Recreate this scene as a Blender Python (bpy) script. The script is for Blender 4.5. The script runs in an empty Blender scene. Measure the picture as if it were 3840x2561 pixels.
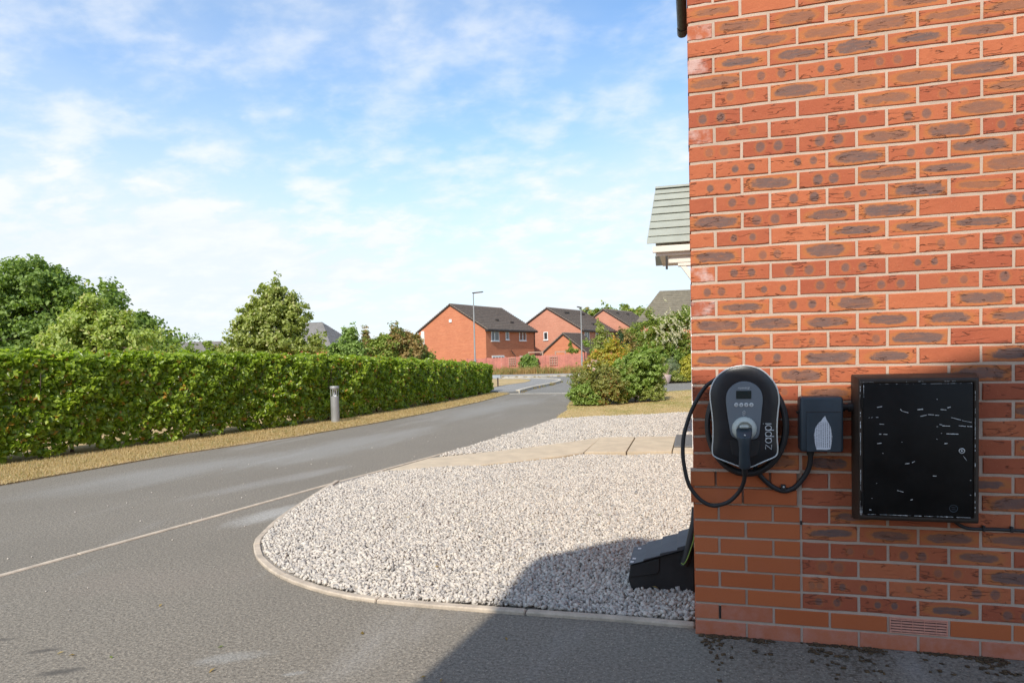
import bpy, bmesh, math, random
import numpy as np
from mathutils import Vector, Matrix

random.seed(7)
rng = np.random.default_rng(11)
S = bpy.context.scene
COL = S.collection

# ---------------------------------------------------------------- camera
cam_d = bpy.data.cameras.new("camera")
cam = bpy.data.objects.new("camera", cam_d)
COL.objects.link(cam)
FWD = Vector((-0.2618337, 0.96437102, -0.03783727))
RGT = Vector((0.96501962, 0.26106171, -0.02416417))
UPV = Vector((0.01342536, 0.04284071, 0.99899171))
M = Matrix((RGT, UPV, -FWD)).transposed().to_4x4()
M.translation = Vector((0.00384, -3.06965, 1.2667))
cam.matrix_world = M
cam_d.sensor_width = 36.0
cam_d.lens = 23.4375
cam_d.shift_y = 0.03984
cam_d.clip_start = 0.05
cam_d.clip_end = 3000
S.camera = cam

# ---------------------------------------------------------------- light
LDIR = Vector((0.12, 1.0, -0.91)).normalized()
sun_el = math.asin(-LDIR.z)
sun_az = math.atan2(-LDIR.x, -LDIR.y)
sd = bpy.data.lights.new("sun", 'SUN')
sd.energy = 3.5
sd.angle = math.radians(0.55)
sd.color = (1.0, 0.93, 0.82)
sun = bpy.data.objects.new("sun", sd)
sun.rotation_euler = LDIR.to_track_quat('-Z', 'Y').to_euler()
sun.location = (-5, -20, 20)
COL.objects.link(sun)

W = bpy.data.worlds.new("World")
S.world = W
W.use_nodes = True
nt = W.node_tree
nt.nodes.clear()


def N(t, typ, ins=None, **kw):
    n = t.nodes.new(typ)
    for k, v in kw.items():
        setattr(n, k, v)
    if ins:
        for k, v in ins.items():
            if isinstance(v, bpy.types.NodeSocket):
                t.links.new(v, n.inputs[k])
            else:
                n.inputs[k].default_value = v
    return n


def MA(t, op, a, b=None, c=None, clamp=False):
    n = t.nodes.new('ShaderNodeMath')
    n.operation = op
    n.use_clamp = clamp
    for i, v in enumerate((a, b, c)):
        if v is None:
            continue
        if isinstance(v, bpy.types.NodeSocket):
            t.links.new(v, n.inputs[i])
        else:
            n.inputs[i].default_value = v
    return n.outputs[0]


def SM(t, v, lo, hi, a=0.0, b=1.0):
    n = t.nodes.new('ShaderNodeMapRange')
    n.interpolation_type = 'SMOOTHSTEP'
    n.clamp = True
    t.links.new(v, n.inputs['Value'])
    n.inputs['From Min'].default_value = lo
    n.inputs['From Max'].default_value = hi
    n.inputs['To Min'].default_value = a
    n.inputs['To Max'].default_value = b
    return n.outputs['Result']


def MIX(t, f, a, b, blend='MIX'):
    n = t.nodes.new('ShaderNodeMix')
    n.data_type = 'RGBA'
    n.blend_type = blend
    for i, v in ((0, f), (6, a), (7, b)):
        if isinstance(v, bpy.types.NodeSocket):
            t.links.new(v, n.inputs[i])
        elif i == 0:
            n.inputs[0].default_value = v
        else:
            n.inputs[i].default_value = (*v, 1.0) if len(v) == 3 else v
    return n.outputs[2]


def VM(t, op, a, b=None):
    n = t.nodes.new('ShaderNodeVectorMath')
    n.operation = op
    for i, v in enumerate((a, b)):
        if v is None:
            continue
        if isinstance(v, bpy.types.NodeSocket):
            t.links.new(v, n.inputs[i])
        else:
            n.inputs[i].default_value = v
    return n.outputs[0]


def NOISE(t, vec, scale, detail=4.0, rough=0.55, dist=0.0):
    return N(t, 'ShaderNodeTexNoise', {'Vector': vec, 'Scale': scale, 'Detail': detail, 'Roughness': rough,
                                       'Distortion': dist}).outputs[0]


sky = N(nt, 'ShaderNodeTexSky', sky_type='NISHITA', sun_disc=False, sun_elevation=sun_el,
        sun_rotation=sun_az % (2 * math.pi), air_density=1.0, dust_density=0.6, ozone_density=2.0, altitude=80)
gen = N(nt, 'ShaderNodeTexCoord').outputs['Generated']
sep = N(nt, 'ShaderNodeSeparateXYZ', {0: gen})
zz = MA(nt, 'MAXIMUM', sep.outputs[2], 0.0)
den = MA(nt, 'ADD', zz, 0.30)
px_ = MA(nt, 'DIVIDE', sep.outputs[0], den)
py_ = MA(nt, 'DIVIDE', sep.outputs[1], den)
cv = N(nt, 'ShaderNodeCombineXYZ', {0: px_, 1: py_, 2: 0.0}).outputs[0]
cvr = N(nt, 'ShaderNodeMapping', {'Vector': cv, 'Rotation': (0, 0, math.radians(-24)), 'Scale': (0.80, 1.0, 1.0),
                                  'Location': (3.1, 1.7, 0.0)}).outputs[0]
cn1 = NOISE(nt, cvr, 0.75, 6.0, 0.60, 0.25)        # broad veils
cn2 = NOISE(nt, cvr, 7.0, 4.0, 0.52, 0.15)         # small puffs
cn3 = NOISE(nt, cvr, 19.0, 4.0, 0.6, 0.2)
veil = SM(nt, cn1, 0.36, 0.70)
puff = SM(nt, MA(nt, 'ADD', MA(nt, 'MULTIPLY', cn2, 0.72), MA(nt, 'MULTIPLY', cn3, 0.28)), 0.40, 0.70)
low = SM(nt, zz, 0.42, 0.08)
left = SM(nt, sep.outputs[0], -0.15, -0.95)                         # thicker cloud toward the horizon
cover = MA(nt, 'ADD', MA(nt, 'MULTIPLY', veil, 0.32), MA(nt, 'MULTIPLY', puff, 0.42))
cover = MA(nt, 'ADD', cover, MA(nt, 'MULTIPLY', left, 0.20))
cover = MA(nt, 'ADD', cover, MA(nt, 'MULTIPLY', low, 0.74))
cover = MA(nt, 'MINIMUM', cover, 0.985)
bluesky = MIX(nt, 1.0, sky.outputs[0], (1.28, 1.66, 1.85), 'MULTIPLY')
bluesky = N(nt, 'ShaderNodeVectorMath', {0: bluesky, 1: (0.10, 0.10, 0.10)}, operation='MULTIPLY').outputs[0]
cloudc = MIX(nt, puff, (0.622, 0.675, 0.730), (0.70, 0.722, 0.745))
skyc = MIX(nt, cover, bluesky, cloudc)
bg = N(nt, 'ShaderNodeBackground', {'Color': skyc, 'Strength': 1.0})
out = N(nt, 'ShaderNodeOutputWorld', {'Surface': bg.outputs[0]})

S.view_settings.view_transform = 'Standard'
S.view_settings.look = 'None'
S.view_settings.gamma = 1.0
S.view_settings.use_curve_mapping = False
S.view_settings.exposure = 0.50
S.render.engine = 'CYCLES'
S.cycles.max_bounces = 6
S.cycles.transparent_max_bounces = 6


# ---------------------------------------------------------------- helpers
def tag(o, label=None, cat=None, group=None, kind=None):
    if label:
        o['label'] = label
    if cat:
        o['category'] = cat
    if group:
        o['group'] = group
    if kind:
        o['kind'] = kind
    return o


def thing(name, label, cat, loc=(0, 0, 0), rz=0.0, group=None):
    o = bpy.data.objects.new(name, None)
    COL.objects.link(o)
    o.location = loc
    o.rotation_euler = (0, 0, rz)
    o.empty_display_size = 0.1
    return tag(o, label, cat, group)


def put(name, me, parent=None):
    o = bpy.data.objects.new(name, me)
    COL.objects.link(o)
    if parent is not None:
        o.parent = parent
    return o


def mesh_np(name, V, F, mat, smooth=False):
    """V (n,3); F (m,k) all faces of equal size."""
    V = np.asarray(V, dtype=np.float32)
    F = np.asarray(F, dtype=np.int32)
    me = bpy.data.meshes.new(name)
    m, k = F.shape
    me.vertices.add(len(V))
    me.vertices.foreach_set("co", V.ravel())
    me.loops.add(m * k)
    me.loops.foreach_set("vertex_index", F.ravel())
    me.polygons.add(m)
    me.polygons.foreach_set("loop_start", np.arange(0, m * k, k, dtype=np.int32))
    me.polygons.foreach_set("loop_total", np.full(m, k, dtype=np.int32))
    if smooth:
        me.polygons.foreach_set("use_smooth", np.ones(m, dtype=bool))
    me.update(calc_edges=True)
    if mat:
        me.materials.append(mat)
    return me


class MB:
    """collects simple solids into one mesh"""

    def __init__(s):
        s.v = []
        s.f = []

    def poly(s, pts):
        i = len(s.v)
        s.v += [tuple(p) for p in pts]
        s.f.append(tuple(range(i, i + len(pts))))

    def box(s, x0, x1, y0, y1, z0, z1):
        i = len(s.v)
        s.v += [(x, y, z) for z in (z0, z1) for x, y in ((x0, y0), (x1, y0), (x1, y1), (x0, y1))]
        s.f += [(i + 3, i + 2, i + 1, i), (i + 4, i + 5, i + 6, i + 7)]
        for a in range(4):
            b = (a + 1) % 4
            s.f.append((i + a, i + b, i + 4 + b, i + 4 + a))
        return s

    def prism(s, pts, d):
        """extrude polygon pts (3D, in order) by vector d"""
        i = len(s.v)
        n = len(pts)
        s.v += [tuple(p) for p in pts] + [tuple(Vector(p) + Vector(d)) for p in pts]
        s.f.append(tuple(range(i + n - 1, i - 1, -1)))
        s.f.append(tuple(range(i + n, i + 2 * n)))
        for a in range(n):
            b = (a + 1) % n
            s.f.append((i + a, i + b, i + n + b, i + n + a))
        return s

    def tube(s, pts, rad, seg=8, cap=True):
        P = [Vector(p) for p in pts]
        n = len(P)
        if not hasattr(rad, '__len__'):
            rad = [rad] * n
        i0 = len(s.v)
        prev = None
        for k in range(n):
            t = (P[min(k + 1, n - 1)] - P[max(k - 1, 0)]).normalized()
            if prev is None:
                a = t.cross(Vector((0, 0, 1)))
                if a.length < 1e-3:
                    a = t.cross(Vector((1, 0, 0)))
                a.normalize()
            else:
                a = (prev - t * prev.dot(t)).normalized()
            prev = a
            b = t.cross(a)
            for q in range(seg):
                an = 2 * math.pi * q / seg
                s.v.append(tuple(P[k] + (a * math.cos(an) + b * math.sin(an)) * rad[k]))
        for k in range(n - 1):
            for q in range(seg):
                q2 = (q + 1) % seg
                s.f.append((i0 + k * seg + q, i0 + k * seg + q2, i0 + (k + 1) * seg + q2, i0 + (k + 1) * seg + q))
        if cap:
            s.f.append(tuple(i0 + q for q in reversed(range(seg))))
            s.f.append(tuple(i0 + (n - 1) * seg + q for q in range(seg)))
        return s

    def lathe(s, prof, c, seg=20, axis='Z'):
        """prof: list (r, h)"""
        i0 = len(s.v)
        for r, h in prof:
            for q in range(seg):
                an = 2 * math.pi * q / seg
                a, b = r * math.cos(an), r * math.sin(an)
                if axis == 'Z':
                    s.v.append((c[0] + a, c[1] + b, c[2] + h))
                else:
                    s.v.append((c[0] + a, c[1] - h, c[2] + b))
        for k in range(len(prof) - 1):
            for q in range(seg):
                q2 = (q + 1) % seg
                s.f.append((i0 + k * seg + q, i0 + k * seg + q2, i0 + (k + 1) * seg + q2, i0 + (k + 1) * seg + q))
        s.f.append(tuple(i0 + q for q in reversed(range(seg))))
        s.f.append(tuple(i0 + (len(prof) - 1) * seg + q for q in range(seg)))
        return s

    def mesh(s, name, mat, smooth=False, bevel=0.0, bseg=2):
        me = bpy.data.meshes.new(name)
        me.from_pydata(s.v, [], s.f)
        bm = bmesh.new()
        bm.from_mesh(me)
        if bevel > 0:
            bmesh.ops.bevel(bm, geom=[e for e in bm.edges], offset=bevel, segments=bseg, profile=0.5,
                            affect='EDGES', clamp_overlap=True)
        bmesh.ops.recalc_face_normals(bm, faces=bm.faces)
        bm.to_mesh(me)
        bm.free()
        if smooth:
            for p in me.polygons:
                p.use_smooth = True
            try:
                me.set_sharp_from_angle(angle=math.radians(38))
            except Exception:
                pass
        me.materials.append(mat)
        return me

    def build(s, name, mat, parent=None, smooth=False, bevel=0.0, bseg=2):
        return put(name, s.mesh(name, mat, smooth, bevel, bseg), parent)


def spline(pts, n=12):
    P = [np.array(p, float) for p in pts]
    P = [2 * P[0] - P[1]] + P + [2 * P[-1] - P[-2]]
    out = []
    for i in range(1, len(P) - 2):
        for k in range(n):
            t = k / n
            a, b, c, d = P[i - 1], P[i], P[i + 1], P[i + 2]
            out.append(0.5 * ((2 * b) + (-a + c) * t + (2 * a - 5 * b + 4 * c - d) * t * t + (-a + 3 * b - 3 * c + d) * t ** 3))
    out.append(P[-2])
    return out


def inpoly(X, Y, poly):
    r = np.zeros(len(X), bool)
    n = len(poly)
    for i in range(n):
        x1, y1 = poly[i]
        x2, y2 = poly[(i + 1) % n]
        c = ((y1 > Y) != (y2 > Y)) & (X < (x2 - x1) * (Y - y1) / (y2 - y1 + 1e-12) + x1)
        r ^= c
    return r


# ---------------------------------------------------------------- materials
def newmat(name):
    m = bpy.data.materials.new(name)
    m.use_nodes = True
    t = m.node_tree
    t.nodes.clear()
    return m, t


def finish(t, color, rough=0.8, bump=None, bstr=0.3, bdist=0.01, metal=0.0, spec=0.5, trans=None):
    p = N(t, 'ShaderNodeBsdfPrincipled')
    for k, v in (('Base Color', color), ('Roughness', rough), ('Metallic', metal), ('Specular IOR Level', spec)):
        if isinstance(v, bpy.types.NodeSocket):
            t.links.new(v, p.inputs[k])
        else:
            p.inputs[k].default_value = (*v, 1) if k == 'Base Color' else v
    if bump is not None:
        b = N(t, 'ShaderNodeBump', {'Height': bump, 'Strength': bstr, 'Distance': bdist})
        t.links.new(b.outputs[0], p.inputs['Normal'])
    sh = p.outputs[0]
    if trans is not None:
        tr = N(t, 'ShaderNodeBsdfTranslucent')
        if isinstance(trans[1], bpy.types.NodeSocket):
            t.links.new(trans[1], tr.inputs[0])
        else:
            tr.inputs[0].default_value = (*trans[1], 1)
        sh = N(t, 'ShaderNodeMixShader', {0: trans[0], 1: sh, 2: tr.outputs[0]}).outputs[0]
    N(t, 'ShaderNodeOutputMaterial', {'Surface': sh})


def plain(name, c, rough=0.6, var=0.12, nscale=8.0, bstr=0.0, metal=0.0, spec=0.5, fine=60.0):
    m, t = newmat(name)
    oc = N(t, 'ShaderNodeTexCoord').outputs['Object']
    n = NOISE(t, oc, nscale, 5.0, 0.6)
    n2 = NOISE(t, oc, fine, 3.0, 0.6)
    f = MA(t, 'ADD', MA(t, 'MULTIPLY', n, 0.7), MA(t, 'MULTIPLY', n2, 0.3))
    lo = tuple(x * (1 - var) for x in c)
    hi = tuple(min(1, x * (1 + var)) for x in c)
    col = MIX(t, SM(t, f, 0.3, 0.7), lo, hi)
    finish(t, col, SM(t, n, 0.2, 0.8, rough - 0.08, min(1, rough + 0.08)), n2 if bstr else None, bstr, 0.002, metal, spec)
    return m


def brick_material():
    m, t = newmat("rustic_brick")
    oc = N(t, 'ShaderNodeTexCoord').outputs['Object']
    sp = N(t, 'ShaderNodeSeparateXYZ', {0: oc})
    x, z = sp.outputs[0], sp.outputs[2]

    def at(n):
        return N(t, 'ShaderNodeAttribute', attribute_type='OBJECT', attribute_name=n).outputs['Fac']
    rnd = N(t, 'ShaderNodeObjectInfo').outputs['Random']
    off = N(t, 'ShaderNodeCombineXYZ', {0: MA(t, 'MULTIPLY', rnd, 37.0), 1: MA(t, 'MULTIPLY', rnd, 91.0),
                                        2: MA(t, 'MULTIPLY', rnd, 53.0)}).outputs[0]
    v = VM(t, 'ADD', oc, off)
    n_b = NOISE(t, v, 9.0, 4.0, 0.6)
    n_m = NOISE(t, v, 38.0, 5.0, 0.65)
    n_f = NOISE(t, v, 210.0, 3.0, 0.6)
    tone = at("tone")
    mk, ms, ox, mx, mz = at("mark"), at("strength"), at("offset"), at("width"), at("height")
    c0 = MIX(t, SM(t, MA(t, 'ADD', tone, MA(t, 'MULTIPLY', n_b, 0.5)), 0.2, 1.1), (0.355, 0.090, 0.044), (0.485, 0.145, 0.062))
    c0 = MIX(t, SM(t, n_m, 0.3, 0.75), MIX(t, 0.25, c0, (0.34, 0.085, 0.040)), c0)
    # long smear
    dx = MA(t, 'POWER', MA(t, 'ABSOLUTE', MA(t, 'DIVIDE', MA(t, 'SUBTRACT', x, ox), mx)), 3.2)
    dz = MA(t, 'POWER', MA(t, 'ABSOLUTE', MA(t, 'DIVIDE', MA(t, 'ADD', z, MA(t, 'MULTIPLY', MA(t, 'SUBTRACT', n_b, 0.5), 0.02)), mz)), 2.4)
    ds = MA(t, 'ADD', MA(t, 'ADD', dx, dz), MA(t, 'ADD', MA(t, 'MULTIPLY', MA(t, 'SUBTRACT', n_m, 0.5), 1.3), MA(t, 'MULTIPLY', MA(t, 'SUBTRACT', NOISE(t, v, 21.0, 3.0, 0.6), 0.5), 2.2)))
    smear = SM(t, ds, 1.30, 0.55)
    halo = SM(t, ds, 3.4, 1.0)
    # two round burns
    def dot(sx, r):
        a = MA(t, 'DIVIDE', MA(t, 'SUBTRACT', MA(t, 'SUBTRACT', x, ox), sx), r)
        b = MA(t, 'DIVIDE', MA(t, 'SUBTRACT', z, MA(t, 'MULTIPLY', MA(t, 'SUBTRACT', rnd, 0.5), 0.012)), MA(t, 'MULTIPLY', r, 1.15))
        d = MA(t, 'ADD', MA(t, 'MULTIPLY', a, a), MA(t, 'MULTIPLY', b, b))
        return MA(t, 'ADD', d, MA(t, 'MULTIPLY', MA(t, 'SUBTRACT', n_m, 0.5), 0.9))
    d1 = dot(mx, mz)
    d2 = dot(MA(t, 'MULTIPLY', mx, -1.0), mz)
    dd = MA(t, 'MINIMUM', d1, d2)
    dots = SM(t, dd, 1.45, 0.45)
    dhalo = SM(t, dd, 2.8, 1.0)
    is_s = MA(t, 'GREATER_THAN', mk, 1.5)
    is_d = MA(t, 'MULTIPLY', MA(t, 'GREATER_THAN', mk, 0.5), MA(t, 'SUBTRACT', 1.0, is_s))
    mask = MA(t, 'MULTIPLY', MA(t, 'ADD', MA(t, 'MULTIPLY', smear, is_s), MA(t, 'MULTIPLY', dots, is_d)), ms)
    hal = MA(t, 'ADD', MA(t, 'MULTIPLY', halo, is_s), MA(t, 'MULTIPLY', MA(t, 'MULTIPLY', dhalo, is_d), 0.5))
    c1 = MIX(t, MA(t, 'MULTIPLY', hal, 0.55), c0, (0.43, 0.165, 0.045))
    vst = N(t, 'ShaderNodeMapping', {'Vector': v, 'Scale': (16.0, 16.0, 120.0)}).outputs[0]
    streak = SM(t, NOISE(t, vst, 1.0, 4.0, 0.65), 0.30, 0.58, 0.70, 1.0)
    mask = MA(t, 'MULTIPLY', mask, MA(t, 'MULTIPLY', streak, SM(t, n_m, 0.22, 0.5, 0.8, 1.0)))
    burn = MIX(t, n_m, (0.100, 0.066, 0.062), (0.185, 0.120, 0.105))
    c2 = MIX(t, mask, c1, burn)
    # creases: bump, plus their shade darkened into the brick colour
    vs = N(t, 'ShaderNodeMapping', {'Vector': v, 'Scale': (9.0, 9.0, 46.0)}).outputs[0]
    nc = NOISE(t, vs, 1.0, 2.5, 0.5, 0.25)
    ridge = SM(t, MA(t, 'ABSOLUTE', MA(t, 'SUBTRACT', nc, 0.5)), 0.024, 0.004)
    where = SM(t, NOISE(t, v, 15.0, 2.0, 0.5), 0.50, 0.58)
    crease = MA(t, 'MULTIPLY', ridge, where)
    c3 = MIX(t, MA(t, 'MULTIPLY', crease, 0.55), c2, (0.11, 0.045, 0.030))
    # pale grit and a few pin holes
    vo = N(t, 'ShaderNodeTexVoronoi', {'Vector': v, 'Scale': 150.0, 'Randomness': 1.0})
    grit = MA(t, 'MULTIPLY', SM(t, vo.outputs['Distance'], 0.16, 0.08), MA(t, 'GREATER_THAN', N(t, 'ShaderNodeSeparateColor', {0: vo.outputs['Color']}).outputs[0], 0.86))
    hole = MA(t, 'MULTIPLY', SM(t, vo.outputs['Distance'], 0.22, 0.10), MA(t, 'LESS_THAN', N(t, 'ShaderNodeSeparateColor', {0: vo.outputs['Color']}).outputs[1], 0.07))
    c4 = MIX(t, MA(t, 'MULTIPLY', grit, 0.8), c3, (0.68, 0.42, 0.26))
    c4 = MIX(t, MA(t, 'MULTIPLY', hole, 0.7), c4, (0.09, 0.04, 0.03))
    # lime bloom
    wh = MA(t, 'MULTIPLY', at("bloom"), SM(t, NOISE(t, v, 14.0, 4.0, 0.6), 0.42, 0.72))
    c5 = MIX(t, wh, c4, (0.62, 0.45, 0.40))
    h = MA(t, 'ADD', MA(t, 'MULTIPLY', crease, -1.0), MA(t, 'ADD', MA(t, 'MULTIPLY', n_m, 0.55), MA(t, 'MULTIPLY', n_f, 0.12)))
    finish(t, c5, 0.86, h, 0.75, 0.006, 0.0, 0.3)
    return m


def smooth_brick_material():
    m, t = newmat("smooth_brick")
    oc = N(t, 'ShaderNodeTexCoord').outputs['Object']
    rnd = N(t, 'ShaderNodeObjectInfo').outputs['Random']
    off = N(t, 'ShaderNodeCombineXYZ', {0: MA(t, 'MULTIPLY', rnd, 37.0), 1: 0.0, 2: MA(t, 'MULTIPLY', rnd, 53.0)}).outputs[0]
    v = VM(t, 'ADD', oc, off)
    n1 = NOISE(t, v, 7.0, 4.0, 0.6)
    n2 = NOISE(t, v, 160.0, 4.0, 0.65)
    tone = N(t, 'ShaderNodeAttribute', attribute_type='OBJECT', attribute_name="tone").outputs['Fac']
    bloom = N(t, 'ShaderNodeAttribute', attribute_type='OBJECT', attribute_name="bloom").outputs['Fac']
    c = MIX(t, MA(t, 'ADD', MA(t, 'MULTIPLY', tone, 0.6), MA(t, 'MULTIPLY', n1, 0.4)), (0.41, 0.098, 0.030), (0.52, 0.145, 0.046))
    c = MIX(t, MA(t, 'MULTIPLY', SM(t, n2, 0.5, 0.75), 0.35), c, (0.28, 0.07, 0.03))
    dust = SM(t, NOISE(t, v, 12.0, 6.0, 0.7), 0.35, 0.75)
    c = MIX(t, MA(t, 'MULTIPLY', bloom, MA(t, 'ADD', 0.25, MA(t, 'MULTIPLY', dust, 0.6))), c, (0.52, 0.27, 0.22))
    finish(t, c, 0.82, n2, 0.25, 0.002, 0.0, 0.35)
    return m


def far_brick_material(name, a, b, mortar):
    m, t = newmat(name)
    oc = N(t, 'ShaderNodeTexCoord').outputs['Object']
    sp = N(t, 'ShaderNodeSeparateXYZ', {0: oc})
    uv = N(t, 'ShaderNodeCombineXYZ', {0: MA(t, 'ADD', sp.outputs[0], sp.outputs[1]), 1: sp.outputs[2], 2: 0.0}).outputs[0]
    br = N(t, 'ShaderNodeTexBrick', {'Vector': uv, 'Color1': (*a, 1), 'Color2': (*b, 1), 'Mortar': (*mortar, 1), 'Scale': 1.0,
                                     'Mortar Size': 0.005, 'Brick Width': 0.225, 'Row Height': 0.075, 'Bias': -0.1})
    n = NOISE(t, oc, 0.7, 5.0, 0.6)
    st = N(t, 'ShaderNodeMapping', {'Vector': oc, 'Scale': (0.5, 0.5, 6.0)}).outputs[0]
    n2 = NOISE(t, st, 1.0, 4.0, 0.6)
    c = MIX(t, SM(t, n, 0.25, 0.8, 0.0, 0.30), br.outputs[0], tuple(x * 0.7 for x in a))
    c = MIX(t, SM(t, n2, 0.4, 0.75, 0.0, 0.30), c, tuple(min(1, x * 1.22) for x in b))
    finish(t, c, 0.85, br.outputs['Fac'], -0.25, 0.004, 0, 0.3)
    return m


def mortar_material():
    m, t = newmat("mortar")
    oc = N(t, 'ShaderNodeTexCoord').outputs['Object']
    n1 = NOISE(t, oc, 3.0, 4.0, 0.6)
    n2 = NOISE(t, oc, 220.0, 4.0, 0.7)
    sp = N(t, 'ShaderNodeSeparateXYZ', {0: oc})
    c = MIX(t, SM(t, n1, 0.3, 0.7), (0.47, 0.355, 0.27), (0.575, 0.44, 0.34))
    c = MIX(t, SM(t, NOISE(t, oc, 14.0, 5.0, 0.7), 0.50, 0.75, 0.0, 0.55), c, (0.36, 0.285, 0.23))
    c = MIX(t, MA(t, 'MULTIPLY', SM(t, n2, 0.46, 0.68), 0.5), c, (0.32, 0.25, 0.195))
    c = MIX(t, SM(t, MA(t, 'ADD', sp.outputs[2], MA(t, 'MULTIPLY', n1, 0.5)), 1.25, 0.35, 0.0, 0.30), c, (0.42, 0.36, 0.315))
    finish(t, c, 0.95, n2, 0.6, 0.003, 0, 0.2)
    return m


def asphalt_material(name, base, stains=(), dust=0.5, moss=False):
    m, t = newmat(name)
    oc = N(t, 'ShaderNodeTexCoord').outputs['Object']
    n0 = NOISE(t, oc, 0.55, 5.0, 0.6)
    n1 = NOISE(t, oc, 62.0, 5.0, 0.85)
    n2 = NOISE(t, oc, 24.0, 4.0, 0.75)
    st = N(t, 'ShaderNodeMapping', {'Vector': oc, 'Rotation': (0, 0, math.radians(-8)), 'Scale': (1.7, 0.32, 1.0)}).outputs[0]
    n3 = NOISE(t, st, 1.0, 6.0, 0.62, 0.3)
    vo = N(t, 'ShaderNodeTexVoronoi', {'Vector': oc, 'Scale': 88.0})
    vs = N(t, 'ShaderNodeSeparateColor', {0: vo.outputs['Color']})
    c = MIX(t, SM(t, n1, 0.34, 0.66), tuple(x * 0.50 for x in base), tuple(x * 1.42 for x in base))
    c = MIX(t, MA(t, 'MULTIPLY', SM(t, n2, 0.55, 0.75), 0.35), c, tuple(x * 0.55 for x in base))
    c = MIX(t, SM(t, n0, 0.3, 0.75, 0.0, 0.40), c, tuple(x * 0.72 for x in base))
    fl = MA(t, 'MULTIPLY', SM(t, vo.outputs['Distance'], 0.34, 0.16), MA(t, 'GREATER_THAN', vs.outputs[0], 0.74))
    c = MIX(t, MA(t, 'MULTIPLY', fl, 0.75), c, (base[0] * 2.2, base[1] * 2.15, base[2] * 2.05))
    dk = MA(t, 'MULTIPLY', SM(t, vo.outputs['Distance'], 0.40, 0.2), MA(t, 'LESS_THAN', vs.outputs[1], 0.30))
    c = MIX(t, MA(t, 'MULTIPLY', dk, 0.75), c, tuple(x * 0.35 for x in base))
    d = MA(t, 'MULTIPLY', SM(t, n3, 0.55, 0.78), MA(t, 'ADD', 0.45, MA(t, 'MULTIPLY', SM(t, n1, 0.35, 0.6), 0.55)))
    c = MIX(t, MA(t, 'MULTIPLY', d, dust), c, (0.36, 0.34, 0.31))
    sp = N(t, 'ShaderNodeSeparateXYZ', {0: oc})
    for (sx, sy, rx, ry, ang, k, cc) in stains:
        ca, sa = math.cos(ang), math.sin(ang)
        ax = MA(t, 'SUBTRACT', sp.outputs[0], sx)
        ay = MA(t, 'SUBTRACT', sp.outputs[1], sy)
        u = MA(t, 'DIVIDE', MA(t, 'ADD', MA(t, 'MULTIPLY', ax, ca), MA(t, 'MULTIPLY', ay, sa)), rx)
        w = MA(t, 'DIVIDE', MA(t, 'SUBTRACT', MA(t, 'MULTIPLY', ay, ca), MA(t, 'MULTIPLY', ax, sa)), ry)
        q = MA(t, 'ADD', MA(t, 'ADD', MA(t, 'MULTIPLY', u, u), MA(t, 'MULTIPLY', w, w)), MA(t, 'ADD', MA(t, 'MULTIPLY', MA(t, 'SUBTRACT', n2, 0.5), 1.6), MA(t, 'MULTIPLY', MA(t, 'SUBTRACT', n3, 0.5), 4.0)))
        c = MIX(t, MA(t, 'MULTIPLY', MA(t, 'MULTIPLY', SM(t, q, 1.5, -0.4), SM(t, n1, 0.30, 0.58, 0.35, 1.0)), k), c, cc)
    if moss:
        wy = SM(t, sp.outputs[1], -1.1, -0.10)
        wx = SM(t, sp.outputs[0], -0.1, 0.35)
        mn = SM(t, MA(t, 'ADD', MA(t, 'MULTIPLY', NOISE(t, oc, 38.0, 5.0, 0.75), 0.8), MA(t, 'MULTIPLY', NOISE(t, oc, 2.3, 3.0, 0.6), 0.30)), 0.575, 0.66)
        mm = MA(t, 'MULTIPLY', MA(t, 'MULTIPLY', wy, wx), mn)
        c = MIX(t, MA(t, 'MULTIPLY', mm, 0.72), c, (0.058, 0.042, 0.024))
    h = MA(t, 'ADD', MA(t, 'MULTIPLY', n1, 0.7), MA(t, 'MULTIPLY', vo.outputs['Distance'], -0.7))
    finish(t, c, 0.9, h, 0.55, 0.005, 0, 0.35)
    return m


def leaf_material(name, dark, mid, light, odd=None, oddp=0.0, trans=0.3, rough=0.42, tint=None):
    m, t = newmat(name)
    g = N(t, 'ShaderNodeNewGeometry')
    r = g.outputs['Random Per Island']
    oc = N(t, 'ShaderNodeTexCoord').outputs['Object']
    n = NOISE(t, oc, 0.9, 3.0, 0.6)
    f = MA(t, 'ADD', MA(t, 'MULTIPLY', r, 0.75), MA(t, 'MULTIPLY', n, 0.25))
    cr = N(t, 'ShaderNodeValToRGB', {0: f})
    el = cr.color_ramp.elements
    el[0].position = 0.1
    el[0].color = (*dark, 1)
    el[1].position = 0.9
    el[1].color = (*light, 1)
    e = el.new(0.5)
    e.color = (*mid, 1)
    c = cr.outputs[0]
    if odd:
        k = MA(t, 'LESS_THAN', N(t, 'ShaderNodeTexWhiteNoise', {'W': MA(t, 'MULTIPLY', r, 91.7)}, noise_dimensions='1D').outputs[0], MA(t, 'MULTIPLY', SM(t, NOISE(t, oc, 1.6, 3.0, 0.6), 0.38, 0.72), oddp * 2.2))
        c = MIX(t, k, c, odd)
    tc = MIX(t, 1.0, c, (1.5, 1.6, 0.75), 'MULTIPLY')
    finish(t, c, rough, None, trans=(trans, tc), spec=0.45)
    return m


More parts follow.
